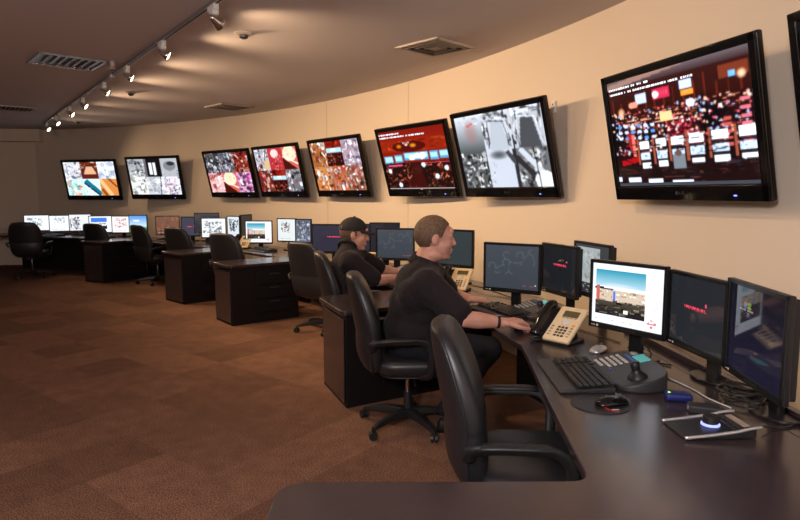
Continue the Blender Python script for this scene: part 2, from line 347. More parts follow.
def tv6():
    p=Pic(124,78,(.42,.055,.02),17)
    p.grad(0,0,1,.2,(.40,.045,.02),(.46,.07,.02))
    p.busy(0,.17,1,.36,[(.5,.09,.02),(.65,.18,.03),(.35,.03,.01),(.75,.3,.06)],50,(.48,.08,.02),.1)
    p.ell(.45,.28,.26,.09,(.22,.02,.01)); p.ell(.3,.27,.05,.04,(.9,.45,.05),.9,True); p.ell(.52,.27,.06,.04,(.95,.55,.08),.9,True)
    for k in range(5): p.line(.42,.27,.36+.03*k,.20,.012,(.95,.75,.7))
    for x0,x1,y0 in ((.02,.16,.42),(.19,.32,.41),(.35,.72,.38),(.74,.86,.39),(.88,1,.38)):
        p.rect(x0,y0,x1,y0+.13,(.25,.55,.75)); p.rect(x0+.01,y0+.02,x1-.01,y0+.10,(.6,.85,.95))
    for k in range(10): p.ell(.42+.25*p.r.rand(),.43+.05*p.r.rand(),.03,.04,(1,1,.98))
    p.rect(0,.55,1,1,(.07,.01,.008)); 
    for k in np.linspace(0,1,26): p.rect(.44-.16*k,.56+.44*k,.56+.06*k,.6+.44*k,(.16,.018,.01))
    p.busy(0,.54,.45,.98,[(.05,.01,.01),(.5,.14,.08),(.02,.01,.01),(.7,.35,.25),(.12,.03,.02)],110,None,.06)
    p.busy(.6,.54,1,.98,[(.05,.01,.01),(.5,.14,.08),(.02,.01,.01),(.8,.4,.25),(.12,.03,.02)],110,None,.06)
    p.rect(.06,.575,.30,.60,(.9,.25,.4)); p.rect(.62,.56,1,.58,(.85,.2,.3))
    for x,y in ((.07,.68),(.79,.80),(.94,.67),(.2,.93),(.62,.6)): p.ell(x,y,.03,.042,(.85,.9,.98))
    p.blur(); p.scrawl(.01,.035,.34,.032,WH); p.scrawl(.01,.085,.72,.034,WH)
    p.rect(0,.985,1,1,(.6,.55,.55))
    return p.out()
PIC_TV[6]=tv6()
def tv7():
    p=Pic(126,80,(.9,.93,1),19)
    def c1(p,a,b,c,d):
        p.grad(a,b,c,d,(.88,.92,.98),(.24,.27,.28)); p.busy(a,b,c,b+.12,[(.9,.93,1),(.7,.74,.8)],10,None,.2)
        p.ell(a+.18,b+.22,.1,.2,(.6,.35,.33),.5,True); p.ell(a+.16,b+.13,.03,.022,(.85,.2,.2),.9,True); p.ell(a+.20,b+.11,.03,.02,(.85,.2,.2),.8,True)
    def c4(p,a,b,c,d): p.busy(a,b,c,d,[(.02,.02,.02),(.85,.87,.9),(.05,.05,.05),(1,1,1),(.4,.41,.43)],90,(.25,.26,.27),.11)
    def c5(p,a,b,c,d): 
        p.rect(a,b,c,d,(.78,.82,.9)); p.ell(a+.14,b+.06,.12,.07,(.2,.21,.23),.9,True); p.busy(a,b+.1,a+.1,d,[(.85,.88,.95),(.65,.68,.74)],14,None,.2); p.rect(c-.03,b,c,d,(.12,.12,.14)); p.line(a+.24,b+.02,c,b+.2,.06,(.2,.2,.22))
    def c6(p,a,b,c,d):
        p.busy(a,b,c,d,PAL_GREY,60,(.35,.36,.38)); p.line(a,b+.1,a+.25,d,.07,(.12,.12,.13)); p.line(a+.05,b,a+.33,d-.05,.07,(.8,.84,.9)); p.ell(c-.07,d-.08,.1,.12,(.95,.97,1)); p.line(a+.19,b,a+.21,d,.012,(.05,.05,.06))
    for i,f in enumerate([c1,corridor((.80,.83,.9),(.70,.74,.8),(.28,.29,.31)),corridor((.72,.75,.8),(.22,.23,.25),(.9,.93,1)),c4,c5,c6]):
        c,r=i%3,i//3; p.cl=(c/3+.003,r/2+.004,c/3+.33,r/2+.496); f(p,*p.cl); p.cl=None
    p.rect(.655,.33,.675,1,(.1,.1,.12)); p.blur()
    return p.out()
PIC_TV[7]=tv7()
def tv8():
    p=Pic(180,112,(.06,.018,.02),23)
    p.grad(0,0,1,.07,(.30,.26,.28),(.16,.10,.11)); p.grad(0,.07,1,.3,(.13,.04,.035),(.12,.03,.02))
    p.line(0,.05,.6,-.02,.05,(.5,.36,.32)); p.rect(.82,.1,.99,.2,(.36,.13,.07))
    for k in range(14): p.rect(.03+k*.07,.12+.1*p.r.rand(),.04+k*.07,.36,(.30,.08,.04))
    p.busy(.05,.30,.98,.46,[(.6,.22,.15),(.8,.45,.32),(.10,.02,.02),(.9,.65,.5),(.35,.06,.05),(.04,.02,.03)],170,(.12,.03,.03),.05)
    p.busy(.45,.44,.72,.66,[(.7,.08,.14),(.85,.25,.3),(.25,.02,.04),(.95,.65,.65),(.05,.02,.03)],110,(.22,.03,.05),.07)
    p.busy(.02,.44,.42,.70,[(.15,.04,.05),(.5,.08,.08),(.08,.03,.05),(.6,.35,.28)],80,(.08,.02,.03),.07)
    p.busy(.72,.44,1,.72,[(.05,.02,.03),(.4,.1,.1),(.08,.03,.04),(.7,.4,.38),(.03,.02,.03)],80,(.06,.02,.03),.08)
    p.ell(.72,.5,.10,.26,(.02,.015,.025),1,True); p.ell(.8,.42,.08,.1,(.02,.01,.02),1,True); p.ell(.3,.5,.06,.1,(.02,.01,.02),1,True); p.ell(.03,.5,.06,.2,(.02,.01,.015),1,True)
    for k in range(420):
        x,y=p.r.rand(),.30+.40*p.r.rand(); q=p.r.rand(); c=[(1,.75,.6),(1,.9,.9),(.9,.3,.35),(.02,.01,.02),(.02,.01,.015),(.6,.7,.95)][p.r.randint(6)]; p.ell(x,y,.004+.008*q,.005+.009*p.r.rand(),c,.9)
    for k in range(6): p.rect(.93,.36+.06*k,.985,.385+.06*k,(.8,.35,.4))
    for k in range(5): p.rect(.83,.48+.05*k,.875,.505+.05*k,(.7,.25,.22))
    for x0,y0,x1,y1,c in ((.235,.165,.325,.25,(.72,.78,1)),(.57,.13,.655,.205,(.75,.82,1)),(.37,.155,.50,.24,(.75,.10,.22)),(.41,.355,.50,.435,(.95,.75,.45)),(.88,.155,.915,.195,(.3,.65,.95)),(.58,.21,.66,.255,(.95,.5,.12))):
        p.rect(x0,y0,x1,y1,c)
        for q in range(6): p.rect(x0+.012+(x1-x0-.02)*q/6,y0+.25*(y1-y0),x0+.02+(x1-x0-.02)*q/6,y0+.75*(y1-y0),[v*.7+.2 for v in c])
    p.ell(.395,.20,.025,.03,(1,.9,.95)); p.ell(.635,.325,.03,.035,(.85,.88,1)); p.ell(.10,.30,.035,.05,(1,.7,.5),.9,True); p.ell(.95,.19,.03,.04,(1,.8,.6),1,True)
    p.ell(.21,.25,.04,.03,(.9,.5,.4)); 
    for k in range(6):
        for j in range(3): p.ell(.07+.055*k,.43+.055*j+.004*k,.018,.016,(.75,.85,1) if (k+j)%3 else (.25,.5,.85))
    for k in range(9): p.rect(.12+.003*k,.5+.02*k,.17,.53+.02*k,(.7,.12,.15),.5)
    p.rect(.16,.52,.19,.72,(.85,.35,.3)); p.line(.05,.78,.2,.75,.05,(.55,.03,.05))
    for i,x in enumerate((.225,.355,.475,.60,.745,.905)):
        wd=.075+.012*i*.5; y=.585-.004*i
        p.rect(x,y,x+wd,y+.075,(.95,.97,1)); p.rect(x+.01,y+.085,x+wd,y+.105,(.12,.08,.1))
        p.rect(x,y+.11,x+wd,y+.175,(.72,.82,.95)); p.busy(x,y+.11,x+wd,y+.175,[(.5,.6,.75),(.95,1,1),(.3,.4,.55)],12,None,.2)
        p.rect(x,y+.18,x+wd,y+.195,(.05,.04,.05)); p.rect(x+.005,y+.2,x+wd-.002,y+.25,(.92,.95,1)); p.rect(x-.025,y-.02,x-.008,y+.22,(.5,.22,.15))
    p.busy(.0,.80,1,.97,[(.03,.03,.04),(.07,.06,.08),(.12,.1,.12),(.02,.02,.03),(.25,.12,.1)],60,None,.07)
    p.busy(.0,.56,1,.84,[(.02,.015,.02),(.05,.02,.03),(.02,.01,.02),(.3,.12,.08)],26,None,.05)
    p.rect(.47,.735,.56,.86,(.35,.38,.42)); p.ell(.515,.72,.022,.03,(.3,.2,.2))
    for x0,x1,y in ((.0,.03,.91),(.09,.20,.92),(.26,.38,.935),(.45,.60,.955)): p.rect(x0,y,x1,y+.045,(.85,.9,1))
    p.blur(); p.rect(0,.975,1,1,(.16,.17,.2))
    p.scrawl(.01,.062,.35,.018,WH); p.scrawl(.015,.108,.66,.020,WH)
    return p.out()
PIC_TV[8]=tv8()
# ---- desktop monitor pictures
def pic_web(seed=1,w=64,h=52):
    p=Pic(w,h,(.93,.96,1),seed); p.grad(.04,.09,.76,.36,(.12,.50,.62),(.62,.80,.88)); p.ell(.4,.36,.3,.06,(.85,.88,.9),.7,True)
    p.line(.04,.40,.76,.50,.05,(.05,.08,.15)); p.busy(.04,.42,.76,.62,[(.85,.75,.62),(.95,.9,.8),(.5,.35,.28),(.7,.7,.72)],60,(.8,.7,.6),.08)
    p.rect(.07,.36,.11,.62,(.75,.3,.28)); p.rect(.315,.45,.345,.64,(.2,.4,.85)); p.grad(.04,.62,.76,.84,(.22,.2,.16),(.05,.05,.06))
    p.busy(.04,.60,.76,.84,[(.3,.28,.22),(.12,.11,.1),(.5,.45,.35),(.03,.03,.03)],40,None,.12); p.ell(.5,.76,.03,.035,(1,1,.95))
    for k in (.05,.3,.45,.56): p.rect(k,.93,k+.03,.945,(.7,.75,.8))
    p.ell(.88,.58,.07,.09,(.86,.88,.92)); p.ell(.86,.57,.055,.075,(.94,.96,1))
    for a in range(4): p.ell(.86+.045*math.cos(a*1.571),.87+.055*math.sin(a*1.571),.016,.018,(.8,.35,.4))
    p.rect(.83,.862,.89,.876,(.8,.35,.4)); p.rect(.853,.84,.867,.90,(.8,.35,.4))
    return p.out()
def pic_gal(seed,pal,bg=(.92,.94,1),box_=(.1,.12,.72,.78),n=45,w=44,h=36):
    p=Pic(w,h,bg,seed); p.busy(*box_,pal,n); p.scrawl(.08,.88,.7,.03,(.6,.62,.7)); return p.out()
def pic_mol(w=88,h=66):
    p=Pic(w,h,(.04,.05,.06),2); p.grad(0,0,1,1,(.052,.062,.078),(.040,.047,.060)); c=(.082,.096,.11)
    def ring(x,y,r,a0,a1):
        ang=np.degrees(np.arctan2(p.Y-y,(p.X-x)*1.3))%360; d=np.hypot((p.X-x)*1.3,p.Y-y); m=(np.abs(d-r)<.014)&(((ang-a0)%360)<(a1-a0)); p.a[m]=c
    for x,y,r,a0,a1 in ((.13,.50,.085,150,400),(.40,.22,.075,100,330),(.40,.40,.085,120,400),(.66,.22,.08,150,400),(.86,.13,.05,60,300)): ring(x,y,r,a0,a1)
    for a,b,c_,d in ((.17,.62,.23,.66),(.23,.66,.29,.62),(.20,.55,.34,.45),(.48,.38,.62,.40),(.62,.40,.72,.36),(.70,.40,.66,.45),(.45,.5,.45,.6),(.45,.6,.38,.68),(.45,.6,.52,.67),(.72,.3,.82,.18),(.88,.18,.94,.38),(.94,.38,.9,.46)): p.line(a,b,c_,d,.022,c)
    p.blur(); p.scrawl(.70,.905,.93,.022,(.30,.08,.07)); p.ell(.95,.895,.012,.018,(.5,.52,.55))
    return p.out(1)
def pic_dark(bg=(.022,.026,.034),x=.3,y=.47,w=72,h=60,reflect=True):
    p=Pic(w,h,bg,4); p.scrawl(x,y,x+.38,.035,(1,.07,.14)); p.scrawl(x+.03,y+.03,x+.4,.02,(.5,.04,.08)); p.ell(x+.40,y-.06,.02,.02,(1,.1,.2)); 
    return p.out(1)
def pic_flag(w=80,h=96):
    p=Pic(w,h,(.022,.022,.05),6); p.grad(0,0,1,1,(.018,.018,.035),(.03,.026,.075))
    p.ell(.33,.19,.035,.022,(.8,.2,.05)); p.ell(.40,.185,.035,.022,(.15,.6,.12)); p.ell(.33,.225,.035,.022,(.08,.3,.8)); p.ell(.40,.225,.035,.022,(.8,.65,.05))
    p.scrawl(.22,.25,.46,.022,(.6,.62,.68)); p.scrawl(.26,.28,.40,.012,(.4,.42,.5))
    return p.out(1)
def pic_map(w=44,h=56):
    p=Pic(w,h,(.05,.055,.06),8); p.busy(.08,.05,.74,.78,[(.42,.46,.46),(.5,.53,.52),(.36,.42,.44),(.3,.36,.34)],70,(.42,.46,.47),.1)
    p.busy(0,.80,.8,1,[(.02,.02,.03),(.3,.3,.32),(.06,.06,.07)],40,(.03,.03,.035),.1); p.scrawl(.1,.72,.6,.02,(.6,.5,.3)); return p.out(1)
# ============================================================ THE ROOM
def struct(name,bm,m,**k): return tag(obj(name,bm,m,**k),kind='structure')
bm=BM(); prism(bm,[(-12.3,-4.3),(3.2,-4.3),(3.2,14),(-12.3,14)],-.1,0); struct('floor',bm,M_carpet)
bm=BM(); prism(bm,[(-12.3,-4.3),(3.2,-4.3),(3.2,14),(-12.3,14)],H,H+.1); struct('ceiling',bm,M_ceil)
a0=math.degrees(math.asin((-4.0-CY)/RR)); NA=140
angs=[a0+(76-a0)*i/NA for i in range(NA+1)]
bm=BM(); inn=[PP(a,0) for a in angs]; out=[PP(a,-.14) for a in angs][::-1]
V=[[bm.verts.new((x,y,z)) for x,y in inn] for z in (0,H)]; W_=[[bm.verts.new((x,y,z)) for x,y in out[::-1]] for z in (0,H)]
for i in range(NA):
    bm.faces.new((V[0][i],V[0][i+1],V[1][i+1],V[1][i])); bm.faces.new((W_[0][i+1],W_[0][i],W_[1][i],W_[1][i+1]))
    bm.faces.new((V[1][i],V[1][i+1],W_[1][i+1],W_[1][i])); bm.faces.new((V[0][i+1],V[0][i],W_[0][i],W_[0][i+1]))
for i in (0,NA): bm.faces.new((V[0][i],V[1][i],W_[1][i],W_[0][i]))
struct('wall_right',bm,M_wall,smooth=False)
e0=PP(76,0)
bm=BM(); prism(bm,[e0,(-12,12.25),(-12,12.4),(e0[0]-.01,e0[1]+.15)],0,H); struct('wall_far',bm,M_wall)
bm=BM(); prism(bm,[(-12.14,-4),(-12,-4),(-12,12.3),(-12.14,12.3)],0,H); struct('wall_left',bm,M_wall)
bm=BM(); prism(bm,[(-12,-4.14),(1.7,-4.14),(1.7,-4),(-12,-4)],0,H); struct('wall_back',bm,M_wall)
bm=BM(); prism(bm,[(-7.52,12.72),(-7.52,13.02),(e0[0],e0[1]),(-12,12.24),(-12,11.9)],2.61,H); struct('trim_1',bm,M_wall,bevel=.004)   # soffit over the far wall
bm=BM(); prism(bm,[(-7.95,12.90),(-7.95,12.93),(-12,12.24),(-12,12.21)],.77,.80); struct('trim_2',bm,M_wall,bevel=.003)            # chair rail
M_seam=mat('wall_seam',(.62,.52,.41),.8)
for i,a in enumerate((33.3,41.6)):
    x,y=PP(a,.002); bm=BM(); box(bm,(0,0,H/2),(.003,.008,H)); o=struct('trim_%d'%(3+i),bm,M_seam); o.location=(x,y,0); o.rotation_euler=(0,0,R_(a))
for (px,py,pz),pw,pc in FILL_LAMPS:
    t=empty('fill_lamp',(px,py,H),label=('added fill lamp, unseen, hanging behind the viewer' if px>-2 else 'added fill lamp, unseen, over the open carpet left of the viewer'),cat='lamp')  # invented hanging fixture that carries the added fill light
    bm=BM(); cyl(bm,(0,0,0),(0,0,-.03),.06); cyl(bm,(0,0,-.03),(0,0,pz+.19-H),.006); obj('cord',bm,M_wht,t)
    bm=BM(); n=24
    lathe(bm,[(.05,pz+.20-H),(.05,pz+.175-H)],(0,0,0)); obj('cap',bm,M_chrome,t)
    # made-up open wire cage round the added point light
    for k in range(6):
        a=math.pi*k/6; bm=BM(); tube(bm,[(.19*math.sin(q)*math.cos(a),.19*math.sin(q)*math.sin(a),pz-H+.19*math.cos(q)) for q in [2*math.pi*i/32 for i in range(32)]],.003,5,closed=True); obj('cage_wire',bm,M_chrome,t)
# ---- ceiling vents and sensors
def vent(name,c,ang,s,label,louvre,m1,m2):
    t=empty(name,(c[0],c[1],H),R_(ang),label,'ceiling vent','square ceiling vents')
    bm=BM()
    for k in range(4):
        a=k*math.pi/2; box(bm,(s/2*math.cos(a),s/2*math.sin(a),-.008),(.035,s+.035,.016),(0,0,a))
    obj('frame',bm,m1,t,bevel=.003)
    bm=BM(); box(bm,(0,0,-.001),(s-.02,s-.02,.002)); obj('duct_plate',bm,m1 if louvre=='bars' and s>.55 else M_cab,t)
    for j,q in enumerate((.40,.28,.15)) if louvre=='square' else []:
        bm=BM()
        for k in range(4):
            a=k*math.pi/2; box(bm,(s*q*math.cos(a),s*q*math.sin(a),-.008),(.008,2*s*q*.98,.03),(0,R_(40),a))
        obj('louvre',bm,m2,t)
    if louvre=='bars':
        for k in range(7):
            bm=BM(); box(bm,(-s*.36+s*.12*k,0,-.01),(.007,s*.9,.03),(0,R_(35),0)); obj('louvre',bm,m2,t)
    if louvre=='square': bm=BM(); box(bm,(0,0,-.014),(s*.2,s*.2,.006)); obj('centre_plate',bm,m2,t)
    return t
M_vent=mat('vent_metal',(.50,.44,.40),.45,metal=.1)
M_louv=mat('louvre_metal',(.20,.16,.14),.5)
vent('ceiling_vent',(.325,5.68),45,.5,'square louvred vent in the ceiling above the two big wall screens','square',M_vent,M_louv)
vent('ceiling_vent',(-2.64,9.46),46,.52,'square louvred vent in the ceiling above the far middle screens','square',M_vent,M_louv)
vent('ceiling_vent',(-3.38,6.28),41,.58,'bright metal vent in the ceiling left of the track lights','bars',M_alu,M_chrome)
vent('ceiling_vent',(-6.05,9.62),40,.5,'dim vent in the ceiling at the left edge of the photo','bars',M_vent,M_vent)
sm=None
for i,((x,y),lab) in enumerate(zip([(-1.31,5.2),(-3.56,8.13),(-5.95,11.29),(-4.22,5.6)],['round ceiling detector nearest the viewer, right of the track','small round ceiling detector in the middle, under the track lights','smallest round ceiling detector near the far end of the track','faint round ceiling detector at upper left, left of the metal vent'])):
    if sm is None:
        sm=empty('smoke_detector',(x,y,H),0,lab,'smoke detector','round ceiling detectors')
        bm=BM(); lathe(bm,[(.075,0),(.075,-.008),(.055,-.02)]); obj('plate',bm,M_vent,sm,smooth=False)
        bm=BM(); lathe(bm,[(.04,-.02),(.036,-.04),(.02,-.048)]); obj('sensor',bm,M_dgrey,sm)
    else: place(sm,(x,y,H),0,lab)
t=empty('sprinkler',(-2.92,6.27,H),0,'small metal sprinkler hanging from ceiling beside the bright vent','sprinkler')
bm=BM(); cyl(bm,(0,0,0),(0,0,-.06),.022); obj('pipe',bm,M_vent,t); bm=BM(); cyl(bm,(0,0,-.06),(0,0,-.07),.032); obj('deflector',bm,M_chrome,t)
# ---- track and its lamps
TA=Vector((-1.28,4.33,0)); TB=Vector((-6.72,11.55,0)); TD=(TB-TA).normalized()
t=empty('light_track',tuple(TA)[:2]+(H,),math.atan2(TD.y,TD.x),'long straight metal track on the ceiling carrying spotlights','track')
Lk=(TB-TA).length
bm=BM(); box(bm,(Lk/2-1.0,0,-.014),(Lk+2.2,.034,.028)); obj('rail',bm,M_alu,t,bevel=.003)
bm=BM(); box(bm,(Lk/2-1.0,0,-.0285),(Lk+2.1,.012,.003)); obj('slot',bm,M_cab,t)
bm=BM(); box(bm,(Lk*.36,0,-.018),(.10,.044,.034)); obj('joiner',bm,M_wht,t,bevel=.003)
def make_track_lamp():
    t=empty('track_lamp')
    bm=BM(); box(bm,(0,0,-.048),(.13,.04,.042)); obj('adapter',bm,M_wht,t,bevel=.006)
    bm=BM(); cyl(bm,(-.02,0,-.06),(-.02,0,-.10),.011); box(bm,(-.02,0,-.08),(.06,.045,.035)); obj('stem',bm,M_wht,t,bevel=.003)
    return t
# distances along the track, aim of each lamp (x,y,z)
lamps=[(.05,(.5,.75,-.42),'chrome spotlight nearest the viewer on the ceiling track, lamp turned away'),
 (1.30,(.85,.12,-.50),'second spotlight along the ceiling track from the viewer'),
 (2.58,(.85,.12,-.50),'third spotlight along the ceiling track from the viewer'),
 (3.72,(.86,.10,-.50),'fourth spotlight along the ceiling track, level with the bright vent'),
 (5.10,(.86,.0,-.52),'fifth spotlight along the ceiling track from the viewer'),
 (6.18,(.86,.0,-.52),'third spotlight from the far end of the ceiling track'),
 (7.60,(.8,-.15,-.57),'second spotlight from the far end of the ceiling track'),
 (8.75,(.8,-.2,-.57),'spotlight at the far end of the ceiling track'),
 (-1.15,(.86,.25,-.45),'spotlight on the near end of the track beyond the frame')]
for i,(s,aim,lab) in enumerate(lamps):
    p=TA+TD*s; t=make_track_lamp(); t.location=(p.x,p.y,H); t.rotation_euler=(0,0,math.atan2(TD.y,TD.x)); tag(t,lab,'spotlight','spotlights on the track')
    aim=Vector(aim).normalized(); inv=Matrix.Rotation(-t.rotation_euler.z,3,'Z'); q=(inv@aim)
    rot=Vector((0,0,1)).rotation_difference(q).to_matrix()
    c=Vector((-.02,0,-.125))
    bm=BM(); lathe(bm,[(.016,-.035),(.022,-.02),(.028,0),(.040,.035),(.048,.062),(.046,.062),(.036,.03),(.012,.0)],c,20,rot); obj('shade',bm,M_chrome,t,smooth=True)
    bm=BM(); lathe(bm,[(.041,.050),(.03,.054),(.005,.056)],c,20,rot); obj('bulb',bm,M_bulb,t,smooth=True)
    l=bpy.data.lights.new('spot_beam','SPOT'); l.energy=TRACK_W*(.45 if s<.5 else 1.0 if s<5.5 else .45); l.color=TRACK_COL; l.spot_size=R_(128); l.spot_blend=1; l.shadow_soft_size=.035
    lo=bpy.data.objects.new('spot_beam',l); C.objects.link(lo); lo.parent=t; lo.location=c+q*.085
    lo.rotation_euler=Vector((0,0,-1)).rotation_difference(q).to_euler()
# ============================================================ WALL SCREENS
def wall_screen(ang,z,dyaw,tilt,pic,label,W=1.285,Hh=.82,es=1.0,logo=False):
    x,y=PP(ang,.16); yaw=R_(ang+180+dyaw)
    t=empty('wall_television',(x,y,z),0,label,'television','large screens on the curved wall',rot=None)
    t.rotation_mode='QUATERNION'
    t.rotation_quaternion=Euler((0,0,yaw)).to_quaternion()@Euler((0,R_(tilt),0)).to_quaternion()
    D=.085
    bm=BM(); box(bm,(-.02,0,Hh/2),(.04,W,Hh)); box(bm,(-D/2-.02,0,Hh/2),(D,W-.34,Hh-.28)); bw,bt,bb=.05,.05,.095
    o=obj('casing',bm,M_gloss,t,bevel=.012)
    # raised picture frame
    bm=BM(); 
    for (yy,zz,sy,sz) in ((0,Hh-bt/2,W,bt),(0,bb/2,W,bb),(-W/2+bw/2,Hh/2,bw,Hh),(W/2-bw/2,Hh/2,bw,Hh)): box(bm,(.006,yy,zz),(.014,sy-.008,sz-.008))
    obj('bezel',bm,M_gloss,t,bevel=.004)
    scr('screen',pic,W-2*bw,Hh-bt-bb,t,(.002,0,bb+(Hh-bt-bb)/2),es=es)
    bm=BM(); ell(bm,(.013,W*.33,.035),(.003,.012,.004)); obj('power_light',bm,M_led,t)
    bm=BM()
    lathe(bm,[(.011,0),(.011,.003)],(.013,-.022,.05),16,Euler((0,R_(90),0)).to_matrix())
    for yy,hh in ((.0,.014),(.022,.014)): box(bm,(.0145,yy,.05),(.002,.004,hh))
    box(bm,(.0145,.006,.044),(.002,.012,.003)); box(bm,(.0145,.03,.044),(.002,.014,.003)); box(bm,(.0145,.029,.0565),(.002,.014,.003)); box(bm,(.0145,.034,.049),(.002,.004,.010))
    obj('logo',bm,M_dgrey,t)
    # mount (upright rail against the wall and two arms)
    inv=t.rotation_quaternion.inverted()
    def loc(dx,dy,dz): return inv@(Euler((0,0,yaw)).to_matrix()@Vector((dx,dy,dz)))
    bm=BM()
    V1=[loc(-.155,s*.16,Hh*.45) for s in (-1,1)]
    for s in (-1,1):
        tube(bm,[loc(-.15,s*.16,.22),loc(-.15,s*.16,.62)],.018,6)
        tube(bm,[loc(-.15,s*.16,.6),Vector((-D*.9,s*.16,.62))],.014,6)
        tube(bm,[loc(-.15,s*.16,.24),Vector((-D*.9,s*.16,.22))],.014,6)
    tube(bm,[loc(-.15,-.2,.42),loc(-.15,.2,.42)],.02,6)
    obj('wall_mount',bm,M_cab,t)
    return t
TVS=[(15.2,1.48,0,11.5,8,'biggest and nearest wall screen, showing a crowded red gaming floor'),
(24.0,1.49,5.6,15.1,7,'wall screen showing six bright black-and-white camera views'),
(30.9,1.49,5.0,15.9,6,'wall screen showing one red hall with a row of blue-lit panels'),
(38.8,1.48,0,14.0,5,'wall screen of six brown and orange camera views, left of the red hall screen'),
(45.6,1.47,-2,13.2,4,'wall screen of six pink and red camera views, second left of the red hall screen'),
(51.6,1.46,-.5,13.4,3,'wall screen with grey views on top and pink views below, left of two others'),
(61.0,1.42,5.5,10.5,2,'wall screen with grey camera views, second from the far left end'),
(68.7,1.40,4.5,10.8,1,'pale wall screen with teal and brown views at the far left end')]
for a,z,dy,tl,k,lab in TVS: wall_screen(a,z,dy,tl,PIC_TV[k],lab,W={8:1.235,2:1.33,1:1.35}.get(k,1.285),es={8:1.35,7:1.0,6:1.15}.get(k,1.1))
wall_screen(8.85,1.50,0,11.5,Pic(12,8,(.02,.02,.025),1).out(),'wall screen cut off by the right edge of the photo')
# wall sensor
x,y=PP(22.2,.0)
t=empty('wall_sensor',(x,y,2.24),R_(202.2),'small white sensor box on the wall beside the black-and-white screen','sensor')
bm=BM(); box(bm,(.012,0,0),(.024,.045,.10)); obj('housing',bm,M_wht,t,bevel=.004); bm=BM(); box(bm,(.025,0,.02),(.002,.015,.015)); obj('eye',bm,M_dgrey,t)
# ============================================================ DESKS
def arc(a0,a1,off,n): return [PP(a0+(a1-a0)*i/n,off) for i in range(n+1)]
def fillet(p,q,r_,rad,n=5):
    """rounded corner at q between p and r_"""
    p,q,r_=Vector(p),Vector(q),Vector(r_); a=q+(p-q).normalized()*rad; b=q+(r_-q).normalized()*rad
    return [tuple(a*(1-t)**2+q*2*t*(1-t)+b*t*t) for t in [i/n for i in range(n+1)]]
FRONT=1.15
def pen(a_near,a_far,end,skew):   # a peninsula: two long sides leaning 'skew' degrees off the wall normal
    n=PP(a_near,end); f=PP(a_far,end)
    d=Vector((math.cos(R_(a_near+skew)),math.sin(R_(a_near+skew))))
    return n,f,d
PENS=[(20.6,24.0,1.95,10),(36.4,39.3,2.03,1),(45.1,48.2,1.93,0),(59.4,62.3,1.62,0)]
def join(p,d):
    t=0
    while t<2:
        q=Vector(p)+d*t; off=RR-math.hypot(q.x-CX,q.y-CY)
        if off<=FRONT: break
        t+=.005
    return tuple(q),math.degrees(math.atan2(q.y-CY,q.x-CX))
front=[(-.34,.2)]                       # near peninsula runs out of the frame below
front+=fillet((-.34,.9),(-.34,1.62),(.1,1.62),.09,8)
front+=fillet((.1,1.62),(.535,1.63),(.60,2.2),.05,6)
front+=[(.585,2.3),(.64,2.95),(.655,3.17)]
ang_prev=17.2
front+=[(.60,3.42)]
base=[]
for an,af,en,sk in PENS:
    n,f,d=pen(an,af,en,sk); jn,ja=join(n,d); jf,jb=join(f,d)
    st=18.4 if an==20.6 else ang_prev
    front+=arc(st,ja-.6,FRONT,max(3,int((ja-st)*1.2)))
    front+=[jn]+fillet(jn,n,f,.06,5)+fillet(n,f,jf,.05,5)+[jf]
    base.append((n,f,d,jn,jf)); ang_prev=jb+.6
front+=arc(ang_prev,74.5,FRONT,14)
front+=[PP(75,1.15),PP(76.2,2.0),(-9.3,10.5),(-9.6,11.7)]
back=[(-9.6,12.35)]+arc(75.5,19.5,.33,70)+[(1.27,3.98),(1.40,3.0),(1.46,2.1),(1.50,1.0),(1.5,.2)]
tab=tag(empty('worktop',(0,0,0)),'long dark brown laminate worktop curving along the wall with side wings','worktop')
bm=BM(); prism(bm,front+back,DZ-.035,DZ); obj('top',bm,M_top,tab,bevel=.007,seg=3)
# rear cable ledge near the screens
bm=BM(); prism(bm,[(1.33,3.5),(1.36,3.0),(1.42,2.1),(1.45,1.0),(1.49,1.0),(1.455,2.1),(1.395,3.0),(1.36,3.5)],DZ,DZ+.03); obj('cable_ledge',bm,M_top,tab,bevel=.004)
bm=BM(); tube(bm,[(1.28,3.35,DZ+.0005),(1.29,3.0,DZ+.0005),(1.31,2.5,DZ+.0005),(1.34,1.9,DZ+.0005),(1.36,1.2,DZ+.0005)],.003,6,flat=.3); obj('cable_slot',bm,M_gloss,tab)
# pedestals below each wing
def pedestal(n,f,d,lab,L=.86,inset=.035):
    n=Vector(n);f=Vector(f); e=(f-n).normalized(); wdt=(f-n).length-2*inset
    t=empty('desk_pedestal',tuple(n+e*inset+d*inset)+(0,),math.atan2(d.y,d.x),lab,'desk cabinet','desk cabinets under the worktop wings')
    # local x runs to the wall, local y towards the far side (approx)
    pts=[(0,0),(L,0),(L,wdt),(0,wdt)]
    er=Matrix.Rotation(-math.atan2(d.y,d.x),2)@e; sh=er.x/er.y
    pts=[(x+y*sh,y) for x,y in pts]
    bm=BM(); prism(bm,pts,.0,DZ-.036); obj('body',bm,M_cab,t,bevel=.006)
    pts2=[(-.008,.02),(0,.02),(sh*wdt,wdt-.02),(sh*wdt-.008,wdt-.02)]
    bm=BM(); prism(bm,pts2,.03,DZ-.07); obj('end_panel',bm,M_top,t,bevel=.003)
    for k in range(3):
        z=.53-.165*k
        bm=BM(); box(bm,(L*.62,-.008,z),(L*.55,.018,.155)); dr=obj('drawer',bm,M_cab,t,bevel=.004)
        bm=BM(); box(bm,(L*.62,-.024,z+.045),(.13,.014,.012)); obj('handle',bm,M_dgrey,dr,bevel=.003)
    return t
PLAB=['dark cabinet end behind the nearest seated man\'s chair','black drawer cabinet with bright monitor behind it, third wing from the viewer','black cabinet with two chair backs just beyond it, fourth wing from the viewer','black cabinet at far left end in front of the small bright monitors']
